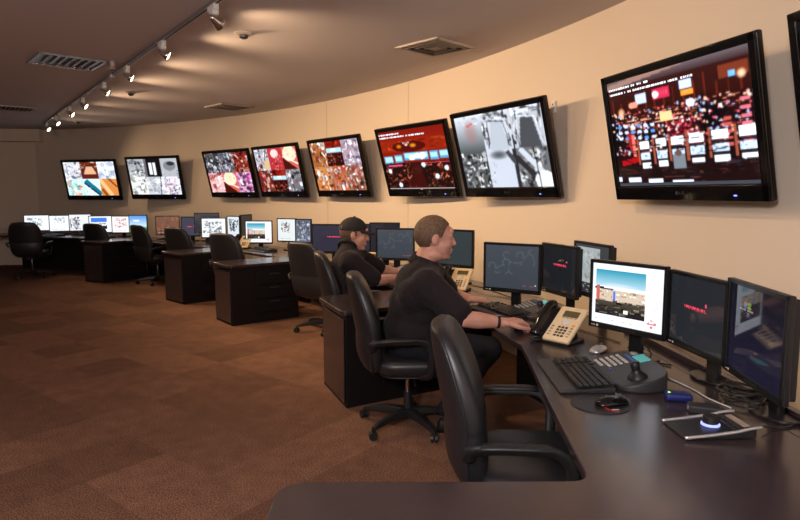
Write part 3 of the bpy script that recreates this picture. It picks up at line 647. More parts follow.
for (n,f,d,jn,jf),lab in zip(base,PLAB): pedestal(n,f,d,lab)
pedestal((-.34,.95),(-.34,1.62),Vector((1,0)),'cabinet under the nearest worktop wing, mostly out of the picture',L=.55)
# closed backs below the counter
def back_panel(a,b,off,lab):
    bm=BM(); q=arc(a,b,off,max(2,int(abs(b-a)/1.5)))+arc(b,a,off-.03,max(2,int(abs(b-a)/1.5)))
    prism(bm,q,.0,DZ-.036); o=obj('counter_panel',bm,M_cab); tag(o,lab,'panel','closed panels under the counter'); return o
back_panel(62.9,75.5,.62,'dark closed panel under the far left counter')
back_panel(49.5,60.6,.55,'dark closed panel under the counter between the third and fourth cabinets')
back_panel(40.2,45.6,.55,'dark closed panel under the counter between the second and third cabinets')
back_panel(25.6,36.6,.55,'dark closed panel under the counter behind the man in the cap')
back_panel(5,20.6,.55,'dark closed panel under the counter at the nearest stations')
# ============================================================ CHAIRS
def make_chair():
    t=empty('office_chair')
    # backrest: lofted cushion, t=0 bottom .. 1 top
    def sec(z,xc,wd,th,n=32,pw=2.4,bow=.045):
        r=[]
        for k in range(n):
            a=2*math.pi*k/n; c,s=math.cos(a),math.sin(a)
            y=wd/2*math.copysign(abs(s)**(2/pw),s); x=th*(.62 if c>0 else .38)*math.copysign(abs(c)**(2/pw),c)
            x+=bow*(2*y/.52)**2
            r.append(Vector((xc+x,y,z)))
        return r
    prof=[(.40,-.235,.34,.06),(.43,-.25,.44,.12),(.50,-.268,.51,.165),(.58,-.275,.535,.175),(.645,-.277,.54,.165),(.66,-.279,.535,.150),(.675,-.28,.545,.168),(.76,-.295,.55,.165),(.85,-.318,.53,.15),(.92,-.335,.495,.135),(.98,-.352,.44,.115),(1.015,-.362,.37,.095),(1.035,-.368,.27,.06)]
    bm=BM(); loft(bm,[sec(*p) for p in prof]); obj('backrest',bm,M_lea,t,smooth=True,sub=1)
    bm=BM()
    left=[(xc+.045*(wd/.52)**2*.93-.012,wd/2*.985,z) for z,xc,wd,th in prof if z!=.66]
    left=left[:-1]+[(-.362,.125,1.026),(-.368,.06,1.032),(-.369,0,1.034)]
    tube(bm,catmull(left+[(x,-y,z) for x,y,z in left[:-1][::-1]],3),.0042,6)
    obj('piping',bm,M_lea,t,smooth=True)
    # seat
    def seat(z,sx,sy,dx=0):
        r=[]
        for k in range(32):
            a=2*math.pi*k/32; c,s=math.cos(a),math.sin(a)
            r.append(Vector((.03+dx+sx/2*math.copysign(abs(c)**.55,c),sy/2*math.copysign(abs(s)**.55,s),z)))
        return r
    bm=BM(); loft(bm,[seat(.39,.38,.40),seat(.40,.46,.47),seat(.43,.52,.52),seat(.47,.54,.535),seat(.495,.51,.51),seat(.508,.40,.42),seat(.50,.2,.22)]); obj('seat',bm,M_lea,t,smooth=True,sub=1)
    bm=BM(); loft(bm,[seat(.375,.30,.34),seat(.385,.44,.45),seat(.395,.44,.45)]); obj('seat_pan',bm,M_plas,t,smooth=True)
    for s in (-1,1):
        bm=BM(); P=[(-.24,.285*s,.585),(-.235,.312*s,.625),(-.18,.325*s,.642),(-.03,.328*s,.648),(.03,.328*s,.648),(.085,.325*s,.632),(.118,.315*s,.575),(.12,.30*s,.50),(.11,.275*s,.42),(.06,.22*s,.395)]
        tube(bm,catmull(P,5),[.025]*46,10,flat=.62); obj('armrest',bm,M_plas,t,smooth=True)
        bm=BM(); loft(bm,[[Vector((x,.326*s+dy*k,z+dz)) for dy,dz in ((-.029,-.006),(-.026,.006),(0,.011),(.026,.006),(.029,-.006),(0,-.012))] for x,z,k in ((-.215,.642,.5),(-.19,.652,.9),(-.12,.657,1),(-.02,.659,1),(.035,.658,.95),(.065,.65,.6))]); obj('arm_pad',bm,M_plas,t,smooth=True,bevel=0)
    bm=BM(); box(bm,(-.01,0,.355),(.20,.13,.045)); box(bm,(-.15,0,.39),(.22,.07,.014),(0,R_(8),0)); cyl(bm,(.03,-.06,.35),(.03,-.24,.345),.006); obj('tilt_mechanism',bm,M_plas,t,bevel=.005)
    bm=BM(); cyl(bm,(0,0,.22),(0,0,.34),.014); obj('gas_lift',bm,M_chrome,t,smooth=False)
    bm=BM(); cyl(bm,(0,0,.075),(0,0,.235),.030,.024,20); obj('column',bm,M_plas,t,smooth=False)
    bm=BM(); cyl(bm,(0,0,.07),(0,0,.125),.045,.04,20)
    for k in range(5):
        a=R_(72*k+8); d=Vector((math.cos(a),math.sin(a),0)); s=Vector((-d.y,d.x,0))
        rings=[]
        for r,z,w_,h_ in ((.02,.10,.032,.05),(.15,.098,.026,.042),(.27,.082,.021,.030),(.325,.07,.017,.024)):
            c=d*r+Vector((0,0,z)); rings.append([c-s*w_-Vector((0,0,h_/2)),c+s*w_-Vector((0,0,h_/2)),c+s*w_*.8+Vector((0,0,h_/2)),c-s*w_*.8+Vector((0,0,h_/2))])
        loft(bm,rings)
    obj('star_base',bm,M_plas,t,bevel=.005)
    for k in range(5):
        a=R_(72*k+8); d=Vector((math.cos(a),math.sin(a),0)); c=d*.325
        u=Vector((math.cos(a+.9),math.sin(a+.9),0))
        bm=BM(); cyl(bm,c+u*.006+Vector((0,0,.027)),c+u*.022+Vector((0,0,.027)),.027,n=18); cyl(bm,c-u*.006+Vector((0,0,.027)),c-u*.022+Vector((0,0,.027)),.027,n=18)
        cyl(bm,c+Vector((0,0,.03)),c+Vector((0,0,.075)),.008,n=8); box(bm,tuple(c+Vector((0,0,.045))),(.03,.022,.022),(0,0,a+.9)); obj('caster',bm,M_plas,t)
    tag(t,'x','office chair','black leather office chairs')
    return t
ch=make_chair()
CH=[(.515,2.30,-7,-.01,'empty black leather office chair in the foreground, tucked between the worktop wing and counter'),
(.05,3.83,4,.0,'black leather office chair the nearest seated man sits on'),
(-.36,5.27,10,-.01,'black leather office chair the man in the cap sits on'),
(-.84,6.62,50,-.02,'empty black office chair behind the man in the cap, beside the drawer cabinet'),
(-2.12,7.95,62,-.0,'empty black chair back seen over the drawer cabinet'),
(-3.22,9.27,62,-.0,'empty black chair back seen over the cabinet fourth from the viewer'),
(-4.15,10.2,50,-.02,'empty black chair with its wheels in view, before the green hill monitor'),
(-5.45,11.15,72,-.04,'low rounded black chair back rising over the farthest cabinet'),
(-6.75,10.95,104,-.0,'dark office chair at the far left edge of the room')]
for i,(x,y,a,dz,lab) in enumerate(CH):
    o=place(ch,(x,y,0),R_(a),lab,first=(i==0))
    if dz:
        o.scale=(1,1,1+dz)
# ============================================================ DESKTOP MONITORS
def monitor(x,y,zb,yaw,pic,label,W=.42,Hh=.345,es=1,tilt=0,stand=True,group='desktop monitors on the worktop',depth=.045,side=.018,bot=.03,rough=.12,arm=False,flat=.0):
    yaw=R_(yaw); t=empty('desktop_monitor',(x,y,DZ),yaw,label,'monitor',group)
    z0=zb-DZ
    def T(v): return v
    bm=BM(); box(bm,(-depth/2-.012,0,z0+Hh/2),(depth-.02,W-.03,Hh-.03)); box(bm,(-.008,0,z0+Hh/2),(.022,W,Hh)); obj('casing',bm,M_bez,t,bevel=.006)
    bm=BM()
    for (yy,zz,sy,sz) in ((0,Hh-side/2,W,side),(0,bot/2,W,bot),(-W/2+side/2,Hh/2,side,Hh),(W/2-side/2,Hh/2,side,Hh)): box(bm,(.005,yy,z0+zz),(.008,sy-.002,sz-.002))
    obj('bezel',bm,M_bez,t,bevel=.002)
    scr('screen',pic,W-2*side,Hh-side-bot,t,(.0042,0,z0+bot+(Hh-side-bot)/2),es=es,rough=rough)
    bm=BM(); ell(bm,(.0095,-W/2+.055,z0+bot/2),(.001,.007,.005),u=10,v=6)
    for k in range(4): box(bm,(.0095,-W/2+.022+.006*k,z0+bot/2),(.001,.004,.004))
    obj('maker_mark',bm,M_wht,t)
    bm=BM()
    for k in range(5): box(bm,(.0095,-.03+.02*k,z0+bot/2),(.001,.010,.003))
    obj('buttons',bm,M_grey,t)
    if stand:
        bm=BM(); box(bm,(-.095,0,.5*(z0+.16)),(.03,.07,z0+.16)); box(bm,(-.065,0,z0+.15),(.07,.11,.11)); obj('neck',bm,M_bez,t,bevel=.006)
        bm=BM(); prism(bm,[(.09*math.cos(a)-.10,.115*math.sin(a)) for a in [2*math.pi*k/28 for k in range(28)]],0,.014); obj('base',bm,M_bez,t,bevel=.004)
    return t
WEB=pic_web(); WEBS=pic_web(2,44,36)
monitor(1.09,2.85,.85,-145.2,WEB,'desktop monitor showing a bright white page with a picture of a building',es=1.05)
monitor(1.28,2.55,.83,-174,pic_dark((.020,.023,.028),.28,.42),'dark desktop monitor with small red lettering, right of the bright white one',es=.8,rough=.05)
monitor(1.295,2.15,.815,-186.3,pic_flag(),'dark blue desktop monitor at right edge with a small coloured flag logo',W=.46,Hh=.375,es=.3,rough=.05)
monitor(1.07,4.00,.84,-161.6,pic_dark((.012,.014,.017),.33,.38),'dark monitor with red lettering between the blue-grey one and the bright white one',es=.8,W=.42,rough=.05)
monitor(1.235,3.84,.85,-168,pic_map(),'monitor with a pale grey map, half hidden behind the bright white one',W=.45,Hh=.36,es=.85)
monitor(.77,4.11,.84,-122.9,pic_mol(),'blue-grey monitor with a molecule pattern, right of the nearest man\'s face',es=1.0)
monitor(-.05,6.31,.82,-102,pic_mol(66,52),'blue-grey monitor with a molecule pattern, between the two men',es=1.0)
monitor(.49,5.38,.86,-128,pic_dark((.035,.05,.055),2,2),'dark monitor just behind the nearest man\'s face',W=.40,es=.8)
monitor(-.17,6.60,.865,-98,pic_dark((.02,.02,.03),2,2),'black monitor top showing over the molecule monitor between the men',W=.34,es=.8)
monitor(-.79,7.05,.82,-98,pic_dark((.030,.028,.050),.36,.42),'wide dark purple monitor with a red streak, behind the man in the cap',W=.52,Hh=.35,es=.9)
monitor(-.41,7.04,.83,-112,pic_dark((.03,.03,.045),2,2),'black monitor peeping out in front of the cap brim',W=.40,es=.8)
FM=[ # x, y, zb, yaw, W, H, picture, label
(-1.33,8.25,.84,-112,.26,.34,pic_gal(21,[(.35,.4,.5),(.7,.75,.8),(.15,.18,.25),(.5,.5,.55)],(.28,.3,.36),(0.05,.05,.95,.95)),'narrow monitor with a grey street picture, right of the red-picture monitor'),
(-1.62,8.60,.83,-108,.32,.345,pic_gal(22,[(.6,.15,.1),(.3,.3,.3),(.6,.6,.62),(.2,.2,.22)],(.85,.88,.88),(.18,.12,.66,.62)),'monitor with a small reddish picture on a pale page, behind the empty chair'),
(-2.12,9.00,.775,-94,.42,.35,WEBS,'bright monitor with a building picture standing over the drawer cabinet'),
(-2.42,9.45,.85,-20,.30,.35,pic_dark((.02,.02,.02),2,2,20,20),'thin dark monitor turned edge-on, beside the building-picture monitor'),
(-2.62,9.52,.83,-112,.30,.345,pic_gal(25,[(.25,.28,.32),(.6,.65,.7),(.1,.12,.14)],(.82,.86,.9),(.1,.1,.75,.75),60),'small monitor with a dark patterned panel, above the pale telephone'),
(-3.08,9.92,.79,-78,.40,.34,pic_gal(26,[(.45,.5,.55),(.8,.82,.85),(.3,.35,.4)],(.92,.95,.95),(.05,.1,.85,.8),70),'bright monitor filled with a pale grey map, second from the dark pair'),
(-3.33,10.35,.85,-75,.42,.35,pic_dark((.03,.03,.04),2,2,20,20),'black monitor behind and beside the pale grey map monitor'),
(-3.60,10.32,.79,-88,.33,.345,pic_dark((.050,.050,.075),.3,.5,32,28),'dark monitor with a short red mark, right of the brown one'),
(-4.15,10.72,.785,-74,.41,.35,pic_gal(27,[(.42,.24,.18),(.38,.22,.17)],(.36,.22,.17),(0,0,1,1),30),'brown monitor with a faint red line and bright reflection'),
(-4.85,11.12,.79,-92,.35,.345,(lambda p:(p.grad(0,0,1,.6,(.25,.5,.85),(.75,.88,.98)),p.ell(.3,1.05,.6,.45,(.30,.55,.12)),p.ell(.9,1.1,.5,.42,(.22,.48,.1)),p.ell(.4,.3,.2,.06,(.9,.95,1)),p.out())[-1])(Pic(40,32,(.6,.8,.95),5)),'monitor with a green hill under blue sky'),
(-5.27,11.37,.775,-88,.38,.335,pic_gal(29,[(.75,.45,.45),(.85,.65,.62),(.95,.85,.85)],(.95,.93,.95),(.12,.1,.75,.7),50),'white monitor with faint pinkish blocks, left of the green hill one'),
(-5.78,11.60,.765,-66,.42,.34,(lambda p:(p.rect(.06,.08,.78,.35,(.15,.4,.85)),p.busy(.06,.3,.78,.62,[(.8,.85,.9),(.6,.3,.25),(.4,.5,.7)],30),p.rect(.3,.6,.78,.8,(.05,.05,.07)),p.out())[-1])(Pic(44,36,(.93,.96,1),6)),'monitor with a bright blue picture at the top'),
(-6.30,11.83,.785,-62,.40,.345,pic_gal(31,[(.05,.05,.06),(.25,.26,.28),(.8,.8,.85)],(.88,.9,.93),(.02,.15,.5,.95),50),'monitor with a black and white picture, third from the far left end'),
(-6.80,12.02,.765,-62,.40,.335,pic_gal(32,[(.15,.17,.2),(.45,.48,.5),(.8,.85,.88)],(.92,.95,1),(.2,.05,.7,.5),40),'white monitor with a small dark picture, second from the far left end'),
(-7.35,12.18,.765,-58,.48,.335,pic_gal(33,[(.5,.55,.6),(.7,.75,.75),(.35,.4,.42)],(.92,.95,1),(.08,.15,.68,.7),50),'white monitor at the far left end of the row')]
for x,y,zb,yaw,W,Hh,pc,lab in FM: monitor(x,y,zb,yaw,pc,lab,W=W,Hh=Hh,es=1.0,side=.015,bot=.024)
def key(parent,c,s,m,rot=(0,0,0),name='key',bev=.0015,A=None):
    bm=BM(); box(bm,(0,0,0),s); o=obj(name,bm,m,parent,bevel=bev,seg=1)
    M=_m(c,rot)
    if A is not None: M=A@M
    o.location=M.to_translation(); o.rotation_euler=M.to_euler(); return o
# ============================================================ THINGS ON THE WORKTOP
def make_keyboard(single=True):
    t=empty('keyboard')   # long side along y, user at -x
    bm=BM(); prism(bm,[(-.075,-.225),(.085,-.225),(.085,.225),(-.075,.225)],0,.014); V=[v for v in bm.verts if v.co.x>0 and v.co.z>.01]
    for v in V: v.co.z=.024
    obj('body',bm,M_key,t,bevel=.004)
    bm=BM(); loft(bm,[[Vector((x,y,z)) for x,z in ((-.145,.002),(-.142,.012),(-.115,.020),(-.076,.016),(-.076,.001))] for y in (-.235,-.225,.225,.235)]); obj('wrist_rest',bm,M_dgrey,t,bevel=.004)
    bm=BM(); k0=None
    for r in range(6):
        x=-.058+.026*r+(.004 if r==5 else 0)
        for c in range(21):
            if c==15 or (r==0 and 3<=c<=8) or (r in(1,5) and c in(13,17,20)) or (r in (2,3) and c==20): continue
            cc=(x,-.212+.0212*c,.0262+.0012*r+.005*(x+.075)/.16)
            if single:
                if k0 is None: k0=key(t,cc,(.021,.0175,.008),M_plas)
                else:
                    k=k0.copy(); C.objects.link(k); k.parent=t; k.location=cc
            else: box(bm,cc,(.021,.0175,.008))
    if single: bm.free(); key(t,(-.058,-.095,.0262),(.021,.125,.008),M_plas,name='space_bar')
    else: box(bm,(-.058,-.095,.0262),(.021,.125,.008)); obj('key_field',bm,M_plas,t)
    return tag(t,'x','keyboard','black keyboards on the worktop')
kb=make_keyboard()
place(kb,(.80,2.60,DZ),R_(-1),'black keyboard with wrist rest in the foreground, left of the joystick keypad',first=True)
place(kb,(.70,4.06,DZ),R_(22),'black keyboard by the nearest man\'s hands')
kb=make_keyboard(False)
place(kb,(-.02,5.95,DZ),R_(30),'black keyboard under the hands of the man in the cap',first=True)
for x,y,a,l in ((-1.95,8.55,45,'keyboard lying before the building-picture monitor above the drawers'),(-4.05,10.42,60,'keyboard lying before the brown monitor'),(-5.55,11.2,66,'keyboard before the blue-picture monitor at the far counter'),(-6.75,11.65,70,'keyboard at the far left end of the counter')): place(kb,(x,y,DZ),R_(a),l)
def make_keypad():
    t=empty('joystick_keypad')  # x towards wall, user at -x; width along y
    outline=[(-.10,-.19),(-.115,-.10),(-.115,.03),(-.095,.15),(-.05,.215),(.05,.22),(.10,.16),(.12,.05),(.12,-.08),(.10,-.18),(.03,-.225),(-.05,-.225)]
    cv=[tuple(p)[:2] for p in catmull([(x,y,0) for x,y in outline],4,True)]
    SL=.24; zz=lambda x:.020+SL*(x+.115)
    bm=BM(); prism(bm,cv,0,.022)
    for v in bm.verts:
        if v.co.z>.01: v.co.z=zz(v.co.x)
        else: v.co.z=.0 if v.co.x<0 else .0
    obj('body',bm,M_dgrey,t,bevel=.008,seg=3)
    A=Matrix.Translation((-.115,0,.020))@Euler((0,-math.atan(SL),0)).to_matrix().to_4x4()
    for r in range(5):
        for c in range(4):
            if c==3 and r<1: continue
            key(t,(.030+.026*r,.16-.036*c,.003),(.015,.026,.006),M_lkey,A=A)
    key(t,(.168,.095,.002),(.012,.11,.005),M_bkey,A=A,name='blue_key'); key(t,(.045,.01,.002),(.012,.012,.004),M_bkey,A=A,name='blue_key')
    def P(name,fn,m,par=t,**k):
        bm=BM(); fn(bm)
        for v in bm.verts: v.co=A@v.co
        return obj(name,bm,m,par,**k)
    P('display',lambda b:box(b,(.205,.055,.002),(.050,.095,.005)),M_teal,bevel=.002)
    P('emblem',lambda b:ell(b,(.205,.145,.001),(.016,.026,.004)),M_silver,smooth=True)
    js=P('joystick',lambda b:lathe(b,[(.042,0),(.040,.010),(.026,.024),(.017,.036),(.017,.04)],(.105,-.15,-.004)),M_plas,smooth=True)
    P('knob',lambda b:lathe(b,[(.016,0),(.019,.01),(.020,.034),(.016,.038)],(.105,-.15,.032)),M_plas,js,smooth=True)
    return tag(t,'x','keypad','joystick keypads on the worktop')
kp=make_keypad()
place(kp,(1.01,2.60,DZ),R_(0),'joystick keypad with teal display in front of the bright white monitor',first=True)
place(kp,(.92,4.02,DZ),R_(8),'joystick keypad with teal display below the dark red-lettered monitor')
place(kp,(.12,6.15,DZ),R_(40),'joystick keypad with teal display between the two men')
def make_phone():
    t=empty('desk_phone')   # faces -x (user), tilted back
    bm=BM(); prism(bm,[(-.07,-.10),(.11,-.10),(.11,.10),(-.07,.10)],0,.018); obj('stand',bm,M_plas,t,bevel=.006)
    bm=BM(); box(bm,(.065,0,.06),(.05,.12,.11),(0,R_(-25),0)); obj('support',bm,M_plas,t,bevel=.006)
    R=Euler((0,R_(-38),0)).to_matrix().to_4x4(); A=Matrix.Translation((-.065,0,.025))@R    # local plane x up the face, z outwards
    def P(name,fn,m,par=t,**k):
        bm=BM(); fn(bm)
        for v in bm.verts: v.co=A@v.co
        return obj(name,bm,m,par,**k)
    P('body',lambda b:box(b,(.115,-.03,.0),(.25,.165,.022)),M_beige,bevel=.007)
    P('cradle',lambda b:box(b,(.115,.09,-.004),(.22,.085,.02)),M_plas,bevel=.006)
    P('display',lambda b:box(b,(.185,-.035,.0115),(.045,.095,.003)),M_olive,bevel=.002)
    for r in range(4):
        for c in range(3): key(t,(.025+.020*r,-.012-.022*c,.013),(.012,.015,.004),M_dgrey,A=A,bev=.001)
        for y in (.028,-.088): key(t,(.025+.020*r,y,.013),(.010,.016,.003),M_silver,A=A,bev=.001,name='side_key')
    key(t,(.105,-.088,.013),(.012,.018,.004),M_okey,A=A,bev=.001,name='orange_key')
    for c in range(4): key(t,(.155,-.002-.024*c,.013),(.007,.018,.003),M_silver,A=A,bev=.001,name='soft_key')
    P('control_ring',lambda b:lathe(b,[(.024,.011),(.022,.015),(.008,.014)],(.125,-.03,0)),M_wht,smooth=True)
    def hs(b):
        pts=catmull([(.0,.095,.025),(.02,.095,.043),(.115,.095,.062),(.20,.095,.050),(.225,.095,.028)],6)
        tube(b,pts,[.030,.032,.032,.030,.028,.026,.025,.024,.023,.022,.022,.022,.022,.022,.022,.023,.024,.025,.026,.028,.030,.031,.032,.031,.029][:len(pts)],12,flat=.75)
    P('handset',hs,M_gloss,smooth=True)
    bm=BM(); pts=[]
    for k in range(150): 
        s=k/150; a=k*.9; c=Vector((-.06-.05*math.sin(s*3.1),.10+.05*s-.1*s*s,.012)); pts.append(c+Vector((.006*math.cos(a)*.4,.006*math.cos(a),.006*math.sin(a)+.0)))
    tube(bm,pts,.0022,5); obj('coiled_cord',bm,M_cord,t,smooth=True)
    return tag(t,'x','telephone','desk telephones on the worktop')
ph=make_phone()
place(ph,(.87,3.24,DZ),R_(42),'gold-faced desk telephone with black handset, nearest the viewer',first=True)
place(ph,(.47,5.0,DZ),R_(64),'pale desk telephone just in front of the nearest man\'s chest')
place(ph,(-.36,6.42,DZ),R_(74),'pale desk telephone before the face of the man in the cap')
place(ph,(-2.36,8.95,DZ),R_(80),'pale desk telephone left of the building-picture monitor')
# mice
def make_mouse():
    t=empty('computer_mouse')
    bm=BM(); rings=[]
    for x,w_,h_ in ((-.058,.012,.012),(-.05,.024,.024),(-.03,.031,.034),(0,.032,.037),(.03,.030,.030),(.05,.024,.020),(.058,.014,.012)):
        rings.append([Vector((x,w_*math.cos(a),max(0,h_*math.sin(a)))) if i<9 else Vector((x,0,0)) for i,a in enumerate([math.pi*k/8 for k in range(9)])])
    loft(bm,rings); obj('shell',bm,M_gloss,t,smooth=True,sub=1)
    bm=BM(); cyl(bm,(.032,-.004,.028),(.032,.004,.028),.009,n=14); obj('wheel',bm,M_grey,t)
    bm=BM(); box(bm,(.035,0,.0285),(.028,.004,.004),(0,.25,0)); obj('button_gap',bm,M_grey,t)
    return tag(t,'x','mouse','computer mice')
ms=make_mouse()
place(ms,(.815,2.235,DZ+.005),R_(18),'black computer mouse on the round mouse pad',first=True).scale=(1.2,1.25,1.0)
place(ms,(.75,3.53,DZ),R_(20),'computer mouse under the nearest man\'s hand')
m2=place(ms,(1.03,3.04,DZ),R_(48),'small silver computer mouse between the telephone and joystick keypad')
for c in kids(m2):
    if c.name.startswith('shell'): c.data=c.data.copy(); c.data.materials[0]=M_silver
t=empty('mouse_pad',(.775,2.25,DZ),0,'round black mouse pad with a red mark in the foreground','mouse pad')
bm=BM(); lathe(bm,[(.112,0),(.112,.003),(.110,.004)],n=40); obj('pad',bm,M_key,t)
bm=BM(); box(bm,(.005,-.055,.0042),(.014,.05,.0006),(0,0,.3)); box(bm,(.03,-.085,.0042),(.01,.03,.0006),(0,0,1.2)); obj('red_mark',bm,M_red,t)
bm=BM(); box(bm,(.035,-.07,.0042),(.028,.008,.0006),(0,0,.1)); obj('white_mark',bm,M_wht,t)
# jog controller
t=empty('jog_controller',(1.065,1.985,DZ),R_(3),'flat black controller with silver side rails and glowing blue knob','controller'); t.scale=(.9,.88,.9)
bm=BM(); rings=[]
for x,z in ((-.14,.010),(-.05,.018),(.05,.030),(.115,.038),(.13,.036)): rings.append([Vector((x,-.085,.002)),Vector((x,-.085,z)),Vector((x,.085,z)),Vector((x,.085,.002))])
loft(bm,rings); obj('body',bm,M_plas,t,bevel=.004)
for s in (-1,1):
    bm=BM(); tube(bm,catmull([(-.145,.088*s,.012),(-.05,.09*s,.020),(.05,.09*s,.032),(.10,.09*s,.042),(.145,.087*s,.046)],5),.0065,8); obj('side_rail',bm,M_silver,t,smooth=True)
bm=BM(); box(bm,(.105,.0,.0395),(.024,.12,.003),(0,R_(-7),0)); obj('display_strip',bm,mat('strip_display',(.3,.27,.2),.3,noise=(30,(.42,.30,.25))),t)
for r in range(2):
    for c in range(6): key(t,(.054+.020*r,-.06+.024*c,.034+.0032*r),(.012,.016,.005),M_dgrey,(0,R_(-7),0),bev=.001)
bm=BM(); lathe(bm,[(.034,0),(.034,.006),(.030,.008)],(-.0,0,.026)); obj('light_ring',bm,M_bluelight,t)
bm=BM(); lathe(bm,[(.028,0),(.030,.004),(.028,.026),(.024,.030)],(-.0,0,.034)); obj('jog_knob',bm,M_plas,t,smooth=False)
# blue hub, small black box, cables
t=empty('blue_hub',(1.10,2.30,DZ),R_(-14),'small rounded dark blue box behind the mouse pad','box')
bm=BM(); box(bm,(0,0,.016),(.10,.065,.032)); obj('shell',bm,M_blue,t,bevel=.013,seg=4); bm=BM(); ell(bm,(-.035,-.01,.032),(.005,.005,.002)); obj('indicator',bm,mat('green_led',(.1,.5,.05),.3,emit=(.4,1,.1),es=2),t)
t=empty('cable_box',(1.135,2.165,DZ),R_(-20),'small black connector box beside the blue box','box')
bm=BM(); box(bm,(0,0,.014),(.11,.06,.028)); obj('shell',bm,M_key,t,bevel=.005); bm=BM(); box(bm,(-.056,.0,.014),(.003,.02,.012)); obj('port',bm,M_silver,t)
def cable(name,pts,r,m,label,plug=False):
    bm=BM(); tube(bm,catmull([(x,y,DZ+z) for x,y,z in pts],8),r,7); o=obj(name,bm,m,smooth=True); return tag(o,label,'cable')
cable('white_cable',[(1.17,2.74,.03),(1.15,2.66,.004),(1.185,2.56,.004),(1.215,2.42,.004),(1.225,2.30,.004),(1.255,2.2,.004)],.0032,M_wcord,'thin white cable curving behind the joystick keypad')
rng=random.Random(5)
loop=[]
for k in range(44):
    a=k*.62; loop.append((1.335+(.062+.02*math.sin(k*1.3))*math.cos(a),2.27+(.085+.03*math.cos(k*.9))*math.sin(a),.006+.0011*k))
cable('coiled_cable',loop,.0042,M_cord,'tangled black cable coil in front of the dark blue monitor')
cable('black_cable',[(1.42,2.0,.006),(1.36,1.93,.005),(1.30,1.86,.005),(1.33,1.78,.005),(1.27,1.72,.005),(1.30,1.66,.005),(1.24,1.6,.005)],.003,M_cord,'thin black cable trailing at the right edge of the worktop')
cable('black_cable',[(1.24,1.98,.02),(1.30,2.0,.006),(1.37,2.02,.006),(1.42,2.1,.006),(1.44,2.2,.035)],.003,M_cord,'black lead running from the glowing controller to the right edge')
cable('grey_cable',[(1.36,2.52,.005),(1.365,2.40,.005),(1.37,2.25,.005),(1.40,2.10,.006),(1.41,2.02,.006)],.0035,M_grey,'grey cable lying along the foot of the dark blue monitor')
bm=BM(); box(bm,(1.41,1.99,DZ+.010),(.045,.022,.018),(0,0,.3)); tag(obj('cable_plug',bm,M_wht,bevel=.003),'small white plug at the end of the grey cable','plug')
cable('black_cable',[(1.18,3.04,.02),(1.22,2.96,.06),(1.24,2.9,.03),(1.22,2.84,.006),(1.28,2.76,.006)],.004,M_cord,'black cable looping behind the bright white monitor')
cable('black_cable',[(.62,5.15,.02),(.70,4.95,.03),(.82,4.72,.012),(.9,4.55,.008)],.005,M_cord,'black cable lying behind the blue-grey monitor by the nearest man')
cable('black_cable',[(.93,3.62,.005),(1.0,3.60,.005),(1.08,3.50,.005),(1.14,3.36,.005),(1.20,3.2,.005)],.003,M_cord,'thin black cable behind the gold-faced telephone')
# ============================================================ PEOPLE
def limb_hand(W,d,up,side,s=1.0,curl=.35,spread=.10):
    """hand primitives: W wrist, d direction of the hand, up = back of the hand, side +1 thumb along d x up"""
    d=Vector(d).normalized(); up=Vector(up); up=(up-d*up.dot(d)).normalized(); r=d.cross(up)*side   # towards thumb
    W=Vector(W); P=[]
    L=.088*s
    for k,off in enumerate((.027,.009,-.009,-.026)):
        P.append(('c',W+r*off*.55*s,W+d*L*(.98 if k in(1,) else .93 if k!=3 else .86)+r*off*s,.0165*s,.0130*s))
    P.append(('c',W,W+d*L*.5,.023*s,.020*s))
    for k,(off,ln) in enumerate(((.030,.072),(.0095,.080),(-.0105,.074),(-.030,.058))):
        b=W+d*L*.93+r*off*s; dirv=(d+r*(off*spread*9)).normalized(); a=curl*(1+.15*k)
        p=b; l=(ln*.45,ln*.32,ln*.25)
        for j in range(3):
            a_=a*(j+.6); v=(dirv*math.cos(a_)-up*math.sin(a_)).normalized(); q=p+v*l[j]*s
            P.append(('c',p,q,(.0102-.0009*j)*s,(.0096-.0011*j)*s)); p=q
    b=W+d*.022*s+r*.022*s; k1=b+(d*.6+r*.75-up*.25).normalized()*.045*s; k2=k1+(d*.92+r*.25-up*.3).normalized()*.032*s; k3=k2+(d*.98-up*.25).normalized()*.024*s
    P+=[('c',b,k1,.016*s,.0125*s),('c',k1,k2,.0118*s,.0108*s),('c',k2,k3,.0108*s,.0092*s)]
    return P
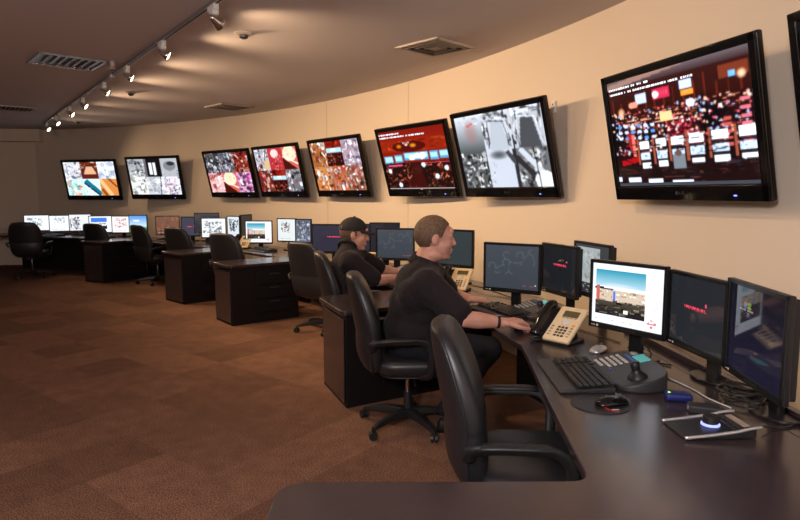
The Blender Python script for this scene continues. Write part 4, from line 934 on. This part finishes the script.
def head_prims(c,fx,s,jowl=1.0):
    """c centre of head, fx facing dir (unit, may tilt); returns primitives in world space + frame"""
    fx=Vector(fx).normalized(); z=Vector((0,0,1)); z=(z-fx*z.dot(fx)).normalized(); y=z.cross(fx)
    M=Matrix((fx,y,z)).transposed(); E=M.to_euler()
    def w(p): return Vector(c)+M@(Vector(p)*s)
    P=[('e',w((-.012,0,.028)),tuple(v*s for v in (.102,.078,.098)),E),
     ('e',w((.030,0,.020)),tuple(v*s for v in (.070,.066,.080)),E),
     ('e',w((.030,0,-.040)),tuple(v*s for v in (.066,.060*jowl,.072)),E),
     ('e',w((.048,0,-.088)),tuple(v*s for v in (.042,.040*jowl,.030)),E),
     ('e',w((.078,0,-.098)),tuple(v*s for v in (.018,.020,.016)),E),
     ('e',w((.0,0,-.085)),tuple(v*s for v in (.06,.058*jowl,.045)),E),
     ('e',w((.085,0,.048)),tuple(v*s for v in (.018,.050,.022)),E),
     ('c',w((.090,.018,.030)),w((.083,.046,.026)),.0095*s,.008*s),('c',w((.090,-.018,.030)),w((.083,-.046,.026)),.0095*s,.008*s),
     ('c',w((.092,0,.022)),w((.112,0,-.022)),.0085*s,.0125*s),
     ('e',w((.098,.012,-.026)),(.010*s,.009*s,.008*s),E),('e',w((.098,-.012,-.026)),(.010*s,.009*s,.008*s),E),
     ('c',w((.094,.016,-.055)),w((.094,-.016,-.055)),.009*s,.009*s),('c',w((.090,.014,-.068)),w((.090,-.014,-.068)),.0095*s,.0095*s),
     ('e',w((.062,.040,-.022)),(.030*s,.026*s,.030*s),E),('e',w((.062,-.040,-.022)),(.030*s,.026*s,.030*s),E)]
    for q in (-1,1):
        P+=[('e',w((-.010,.079*q,.002)),(.019*s,.009*s,.032*s),E),('e',w((-.004,.076*q,-.018)),(.013*s,.008*s,.016*s),E)]
    return P,M,w
def face_bits(parent,w,M,s):
    E=M.to_euler()
    for q in (-1,1):
        bm=BM(); ell(bm,w((.0765,.030*q,.008)),(.0125*s,.0125*s,.0095*s),E,16,10); e=obj('eye',bm,M_eye,parent,smooth=True)
        bm=BM(); ell(bm,w((.0875,.0305*q,.007)),(.0025*s,.0055*s,.005*s),E,12,8); obj('iris',bm,M_iris,e,smooth=True)
        bm=BM(); tube(bm,[w((.084,.018*q,.012)),w((.0895,.031*q,.0165)),w((.082,.044*q,.011))],.0035*s,6); obj('eyelid',bm,M_skin,parent,smooth=True)
        bm=BM(); tube(bm,[w((.094,.016*q,.034)),w((.097,.03*q,.039)),w((.086,.05*q,.033))],.0042*s,6,flat=.6); obj('eyebrow',bm,M_brow,parent,smooth=True)
    bm=BM(); tube(bm,[w((.088,.026,-.0615)),w((.1025,.010,-.060)),w((.1035,0,-.061)),w((.1025,-.010,-.060)),w((.088,-.026,-.0615))],.0038*s,6); obj('lips',bm,M_lip,parent,smooth=True)
def hair_cap(parent,w,M,s,m,line,name='hair',grow=1.0):
    bm=BM(); q=bmesh.ops.create_uvsphere(bm,u_segments=128,v_segments=90,radius=1)
    rg=random.Random(3)
    kill=[]
    loc={}
    for v in bm.verts:
        p=Vector((-.013+.1065*grow*v.co.x,.0825*grow*v.co.y,.030+.102*grow*v.co.z)); loc[v]=p.copy()
    for f in list(bm.faces):
        c=sum((loc[v] for v in f.verts),Vector())/len(f.verts)
        if not line(c): kill.append(f)
    bmesh.ops.delete(bm,geom=kill,context='FACES')
    for v in bm.verts: v.co=w(loc[v]*1.0)
    o=obj(name,bm,m,parent,smooth=True)
    so=o.modifiers.new('so','SOLIDIFY'); so.thickness=.004*s; so.offset=-1
    return o
HLX=[-.13,-.06,-.035,-.024,-.012,.006,.016,.026,.036,.050,.064,.080,.12]; HLZ=[-.055,-.050,-.040,.005,.030,.032,.012,.012,.040,.072,.084,.090,.092]
def line1(c): return c[2]>np.interp(c[0],HLX,HLZ)
def shoe(parent,ank,toe,m=M_shoe,s=1.0):
    a=Vector(ank);b=Vector(toe); d=(b-a);d.z=0;d.normalize(); r=Vector((-d.y,d.x,0)); h=Vector((a.x,a.y,0))-d*.06
    bm=BM(); rings=[]
    for k,(t_,wd,zt) in enumerate(((0,.022,.06),(.02,.036,.085),(.07,.040,.088),(.13,.042,.07),(.19,.047,.052),(.25,.045,.042),(.29,.032,.032),(.305,.014,.022))):
        c=h+d*t_*s; rings.append([c+r*wd*math.cos(q)*s+Vector((0,0,.004+max(0,math.sin(q))*zt*s if math.sin(q)>0 else .004)) for q in [2*math.pi*i/16 for i in range(16)]])
    loft(bm,rings); return obj('shoe',bm,m,parent,smooth=True)
def person(name,label,J,seated_mat,cap=False,watch=False):
    s=J['s']; hd=J['head']; f=Vector(J['face']).normalized()
    hp,M,w=head_prims(hd,f,s*J.get('hs',1.0),J['jowl'])
    pel,che,nk=Vector(J['pelvis']),Vector(J['chest']),Vector(J['neck'])
    prims=list(hp)
    prims+=[('c',nk,w((-.022,0,-.055)),.068*s,.062*s),('c',nk+Vector((0,0,-.05)),nk,.085*s,.068*s)]
    prims+=[('c',pel,che,.11*s,.105*s),('c',Vector(J['shR']),Vector(J['shL']),.05*s,.05*s)]
    for q in 'RL':
        S,El,Wr=Vector(J['sh'+q]),Vector(J['el'+q]),Vector(J['wr'+q])
        prims+=[('c',S,El,.052*s,.044*s),('c',El,El.lerp(Wr,.35),.045*s,.046*s),('c',El.lerp(Wr,.35),Wr,.046*s,.028*s)]
        prims+=limb_hand(Wr,J['hd'+q],J.get('up'+q,(0,0,1)),-1 if q=='L' else 1,s*1.16,J.get('curl',.35))
        H_,K,A=Vector(J['hip'+q]),Vector(J['kn'+q]),Vector(J['an'+q])
        prims+=[('c',H_,K,.075*s,.052*s),('c',K,A,.048*s,.032*s),('c',A,A+Vector((.08,0,-.04)),.03*s,.024*s)]
    body=organic(name,prims,.0048,M_skin,smooth=5,fac=.45)
    tag(body,label,'person')
    face_bits(body,w,M,s*J.get('hs',1.0))
    # shirt
    sp=J['shirt']
    shp=[('c',nk+Vector((0,0,-.075)),nk+Vector((0,0,-.02)),.105*s,.082*s)]+sp
    for q in 'RL':
        S,El=Vector(J['sh'+q]),Vector(J['el'+q]); hem=S.lerp(El,J.get('hem',.84))
        shp+=[('c',S,hem,.092*s,.076*s),('c',S.lerp(El,.5),hem,.083*s,.079*s)]
    organic('polo_shirt',shp,.010,M_shirt,body,smooth=14,disp=(.07,.014))
    # collar
    c0=nk+Vector((0,0,.012)); ax=(w((-.02,0,-.06))-nk).normalized()
    e1=(Vector((f.x,f.y,0))-ax*Vector((f.x,f.y,0)).dot(ax)).normalized(); e2=ax.cross(e1)
    bm=BM(); rings=[]
    for k in range(24):
        a=R_(18)+R_(324)*k/23; dirv=e1*math.cos(a)+e2*math.sin(a); hi=(.028 if 4<k<19 else .012)
        up_=ax*hi*s+ (Vector((0,0,.0)))
        rr=.073*s
        rings.append([c0+dirv*(rr*1.28)-ax*.028*s,c0+dirv*(rr*1.08)+up_,c0+dirv*(rr*1.0)+up_,c0+dirv*(rr*1.05)-ax*.03*s])
    loft(bm,rings); obj('collar',bm,M_shirt,body,smooth=True)
    # trousers
    tp=[('e',pel+Vector((0,0,-.03)),(.17*s,.19*s,.13*s),Euler((0,0,0)))]
    for q in 'RL':
        H_,K,A=Vector(J['hip'+q]),Vector(J['kn'+q]),Vector(J['an'+q])
        tp+=[('c',H_,K,.100*s,.072*s),('c',K,A+Vector((0,0,.03)),.070*s,.055*s)]
    organic('trousers',tp,.012,seated_mat,body,smooth=4,disp=(.08,.012))
    for q in 'RL': shoe(body,J['an'+q],J['toe'+q])
    if not cap:
        hair_cap(body,w,M,s,M_hair,line1)
    else:
        hair_cap(body,w,M,s,M_hair,lambda c:(c.x<-.02 and c.z>-.05 and c.z<.05) or (c.x<.02 and c.z>0 and c.z<.05))
        M_cap=mat('black_cap',(.012,.010,.012),.85,bump=(300,.3,.001))
        cp=hair_cap(body,w,M,s,M_cap,lambda c:c.z>.036-.12*c.x*0+(0 if c.x<0 else .0),name='cap',grow=1.09)
        bm=BM(); rings=[]
        for k in range(13):
            a=R_(-62+124*k/12); ca,sa=math.cos(a),math.sin(a)
            r0=Vector((-.012+.112*ca,.090*sa,.042)); ext=.075*(ca-.42)/.58+.004
            r1=r0+Vector((max(ext,.004),0,-.016*max(ext,0)/.075-.018*abs(sa)))
            rings.append([w(r0+Vector((0,0,.004))),w(r1+Vector((0,0,.003))),w(r1),w(r0-Vector((0,0,.002)))])
        loft(bm,rings); obj('brim',bm,M_cap,cp,smooth=True)
        bm=BM(); ell(bm,w((-.013,0,.030+.115)),(.008*s,.008*s,.005*s)); obj('button',bm,M_cap,cp,smooth=True)
        bm=BM(); tube(bm,[w((-.105,-.052,.062)),w((-.113,-.030,.050)),w((-.105,-.058,.045))],.003*s,5); obj('strap_slot',bm,M_wht,cp)
    if watch:
        Wr,El=Vector(J['wrR']),Vector(J['elR']); d=(Wr-El).normalized(); c=Wr-d*.035; rot=Vector((0,0,1)).rotation_difference(d).to_matrix()
        bm=BM(); lathe(bm,[(.030*s,-.008),(.034*s,-.008),(.034*s,.008),(.030*s,.008)],c,28,rot); wt=obj('wristwatch',bm,M_plas,body,smooth=False)
        bm=BM(); box(bm,tuple(c+Vector((0,0,.035*s))),(.028,.028,.008),(0,0,.3)); obj('watch_face',bm,M_chrome,wt,bevel=.003)
    return body
E=Euler
J1=dict(s=1.10,hs=1.05,jowl=1.18,head=(.222,3.83,1.235),face=(1,.10,-.06),pelvis=(.08,3.85,.60),chest=(.13,3.83,.90),neck=(.155,3.84,1.075),
 shR=(.16,3.58,.975),elR=(.375,3.42,.80),wrR=(.605,3.45,.772),hdR=(.9,.35,.02),upR=(-.15,-.1,1),
 shL=(.20,4.07,.985),elL=(.36,4.32,.80),wrL=(.505,4.30,.762),hdL=(.95,.15,-.08),upL=(-.05,0,1),curl=.8,
 hipR=(.12,3.73,.58),knR=(.56,3.66,.56),anR=(.30,3.72,.12),toeR=(.5,3.68,.05),
 hipL=(.12,3.97,.58),knL=(.55,4.02,.56),anL=(.34,4.02,.12),toeL=(.5,4.02,.05))
J1['shirt']=[('e',(.10,3.84,.66),(.215,.255,.17),E((0,0,0))),('e',(.13,3.83,.80),(.205,.245,.20),E((0,R_(8),0))),('e',(.13,3.83,.94),(.165,.235,.15),E((0,R_(10),0))),
 ('e',(.22,3.83,.72),(.16,.20,.15),E((0,0,0))),('c',(.16,3.60,.975),(.20,4.05,.985),.10,.10),('c',(.13,3.75,1.00),(.15,3.83,1.06),.10,.085),('c',(.14,3.93,1.00),(.15,3.85,1.06),.10,.085),
 ('c',(.10,3.66,.9),(.16,3.58,.96),.12,.10)]
p1=person('person','bareheaded man in a black polo shirt, seated nearest with a hand on a mouse',J1,M_trous,watch=True)
def sh(v,d): return tuple(Vector(v)+Vector(d))
J2=dict(s=1.05,hs=1.10,jowl=1.08,head=(-.385,5.38,1.14),face=(1,.08,-.12),pelvis=(-.45,5.27,.56),chest=(-.44,5.27,.86),neck=(-.435,5.33,1.03),
 shR=(-.40,5.06,.93),elR=(-.20,5.12,.775),wrR=(-.015,5.42,.765),hdR=(.7,.7,-.05),
 shL=(-.38,5.56,.93),elL=(-.18,5.74,.80),wrL=(-.0,5.78,.765),hdL=(.85,.35,-.05),curl=.35,
 hipR=(-.40,5.15,.54),knR=(.03,5.17,.55),anR=(-.12,5.2,.12),toeR=(.1,5.2,.05),
 hipL=(-.40,5.4,.54),knL=(.02,5.46,.55),anL=(-.1,5.5,.12),toeL=(.1,5.5,.05))
J2['shirt']=[('e',(-.45,5.27,.62),(.18,.22,.16),E((0,0,0))),('e',(-.45,5.27,.76),(.17,.215,.19),E((0,R_(4),0))),('e',(-.435,5.29,.89),(.15,.215,.14),E((0,R_(8),0))),
 ('c',(-.41,5.08,.93),(-.39,5.54,.935),.095,.095),('c',(-.44,5.2,.95),(-.435,5.3,1.01),.095,.08),('c',(-.43,5.44,.95),(-.435,5.34,1.01),.095,.08)]
for k in list(J2):
    if isinstance(J2[k],tuple) and k[:2] in('pe','ch','sh','hi','ne','he') and k!='hs' : J2[k]=sh(J2[k],(-.03,.05,.01))
J2['shirt']=[tuple([q[0],sh(q[1],(-.03,.05,.01))]+([sh(q[2],(-.03,.05,.01))] if q[0]=='c' else [q[2]])+list(q[3:])) for q in J2['shirt']]
p2=person('person','man in a black cap and black shirt, seated farther away',J2,M_jean,cap=True)
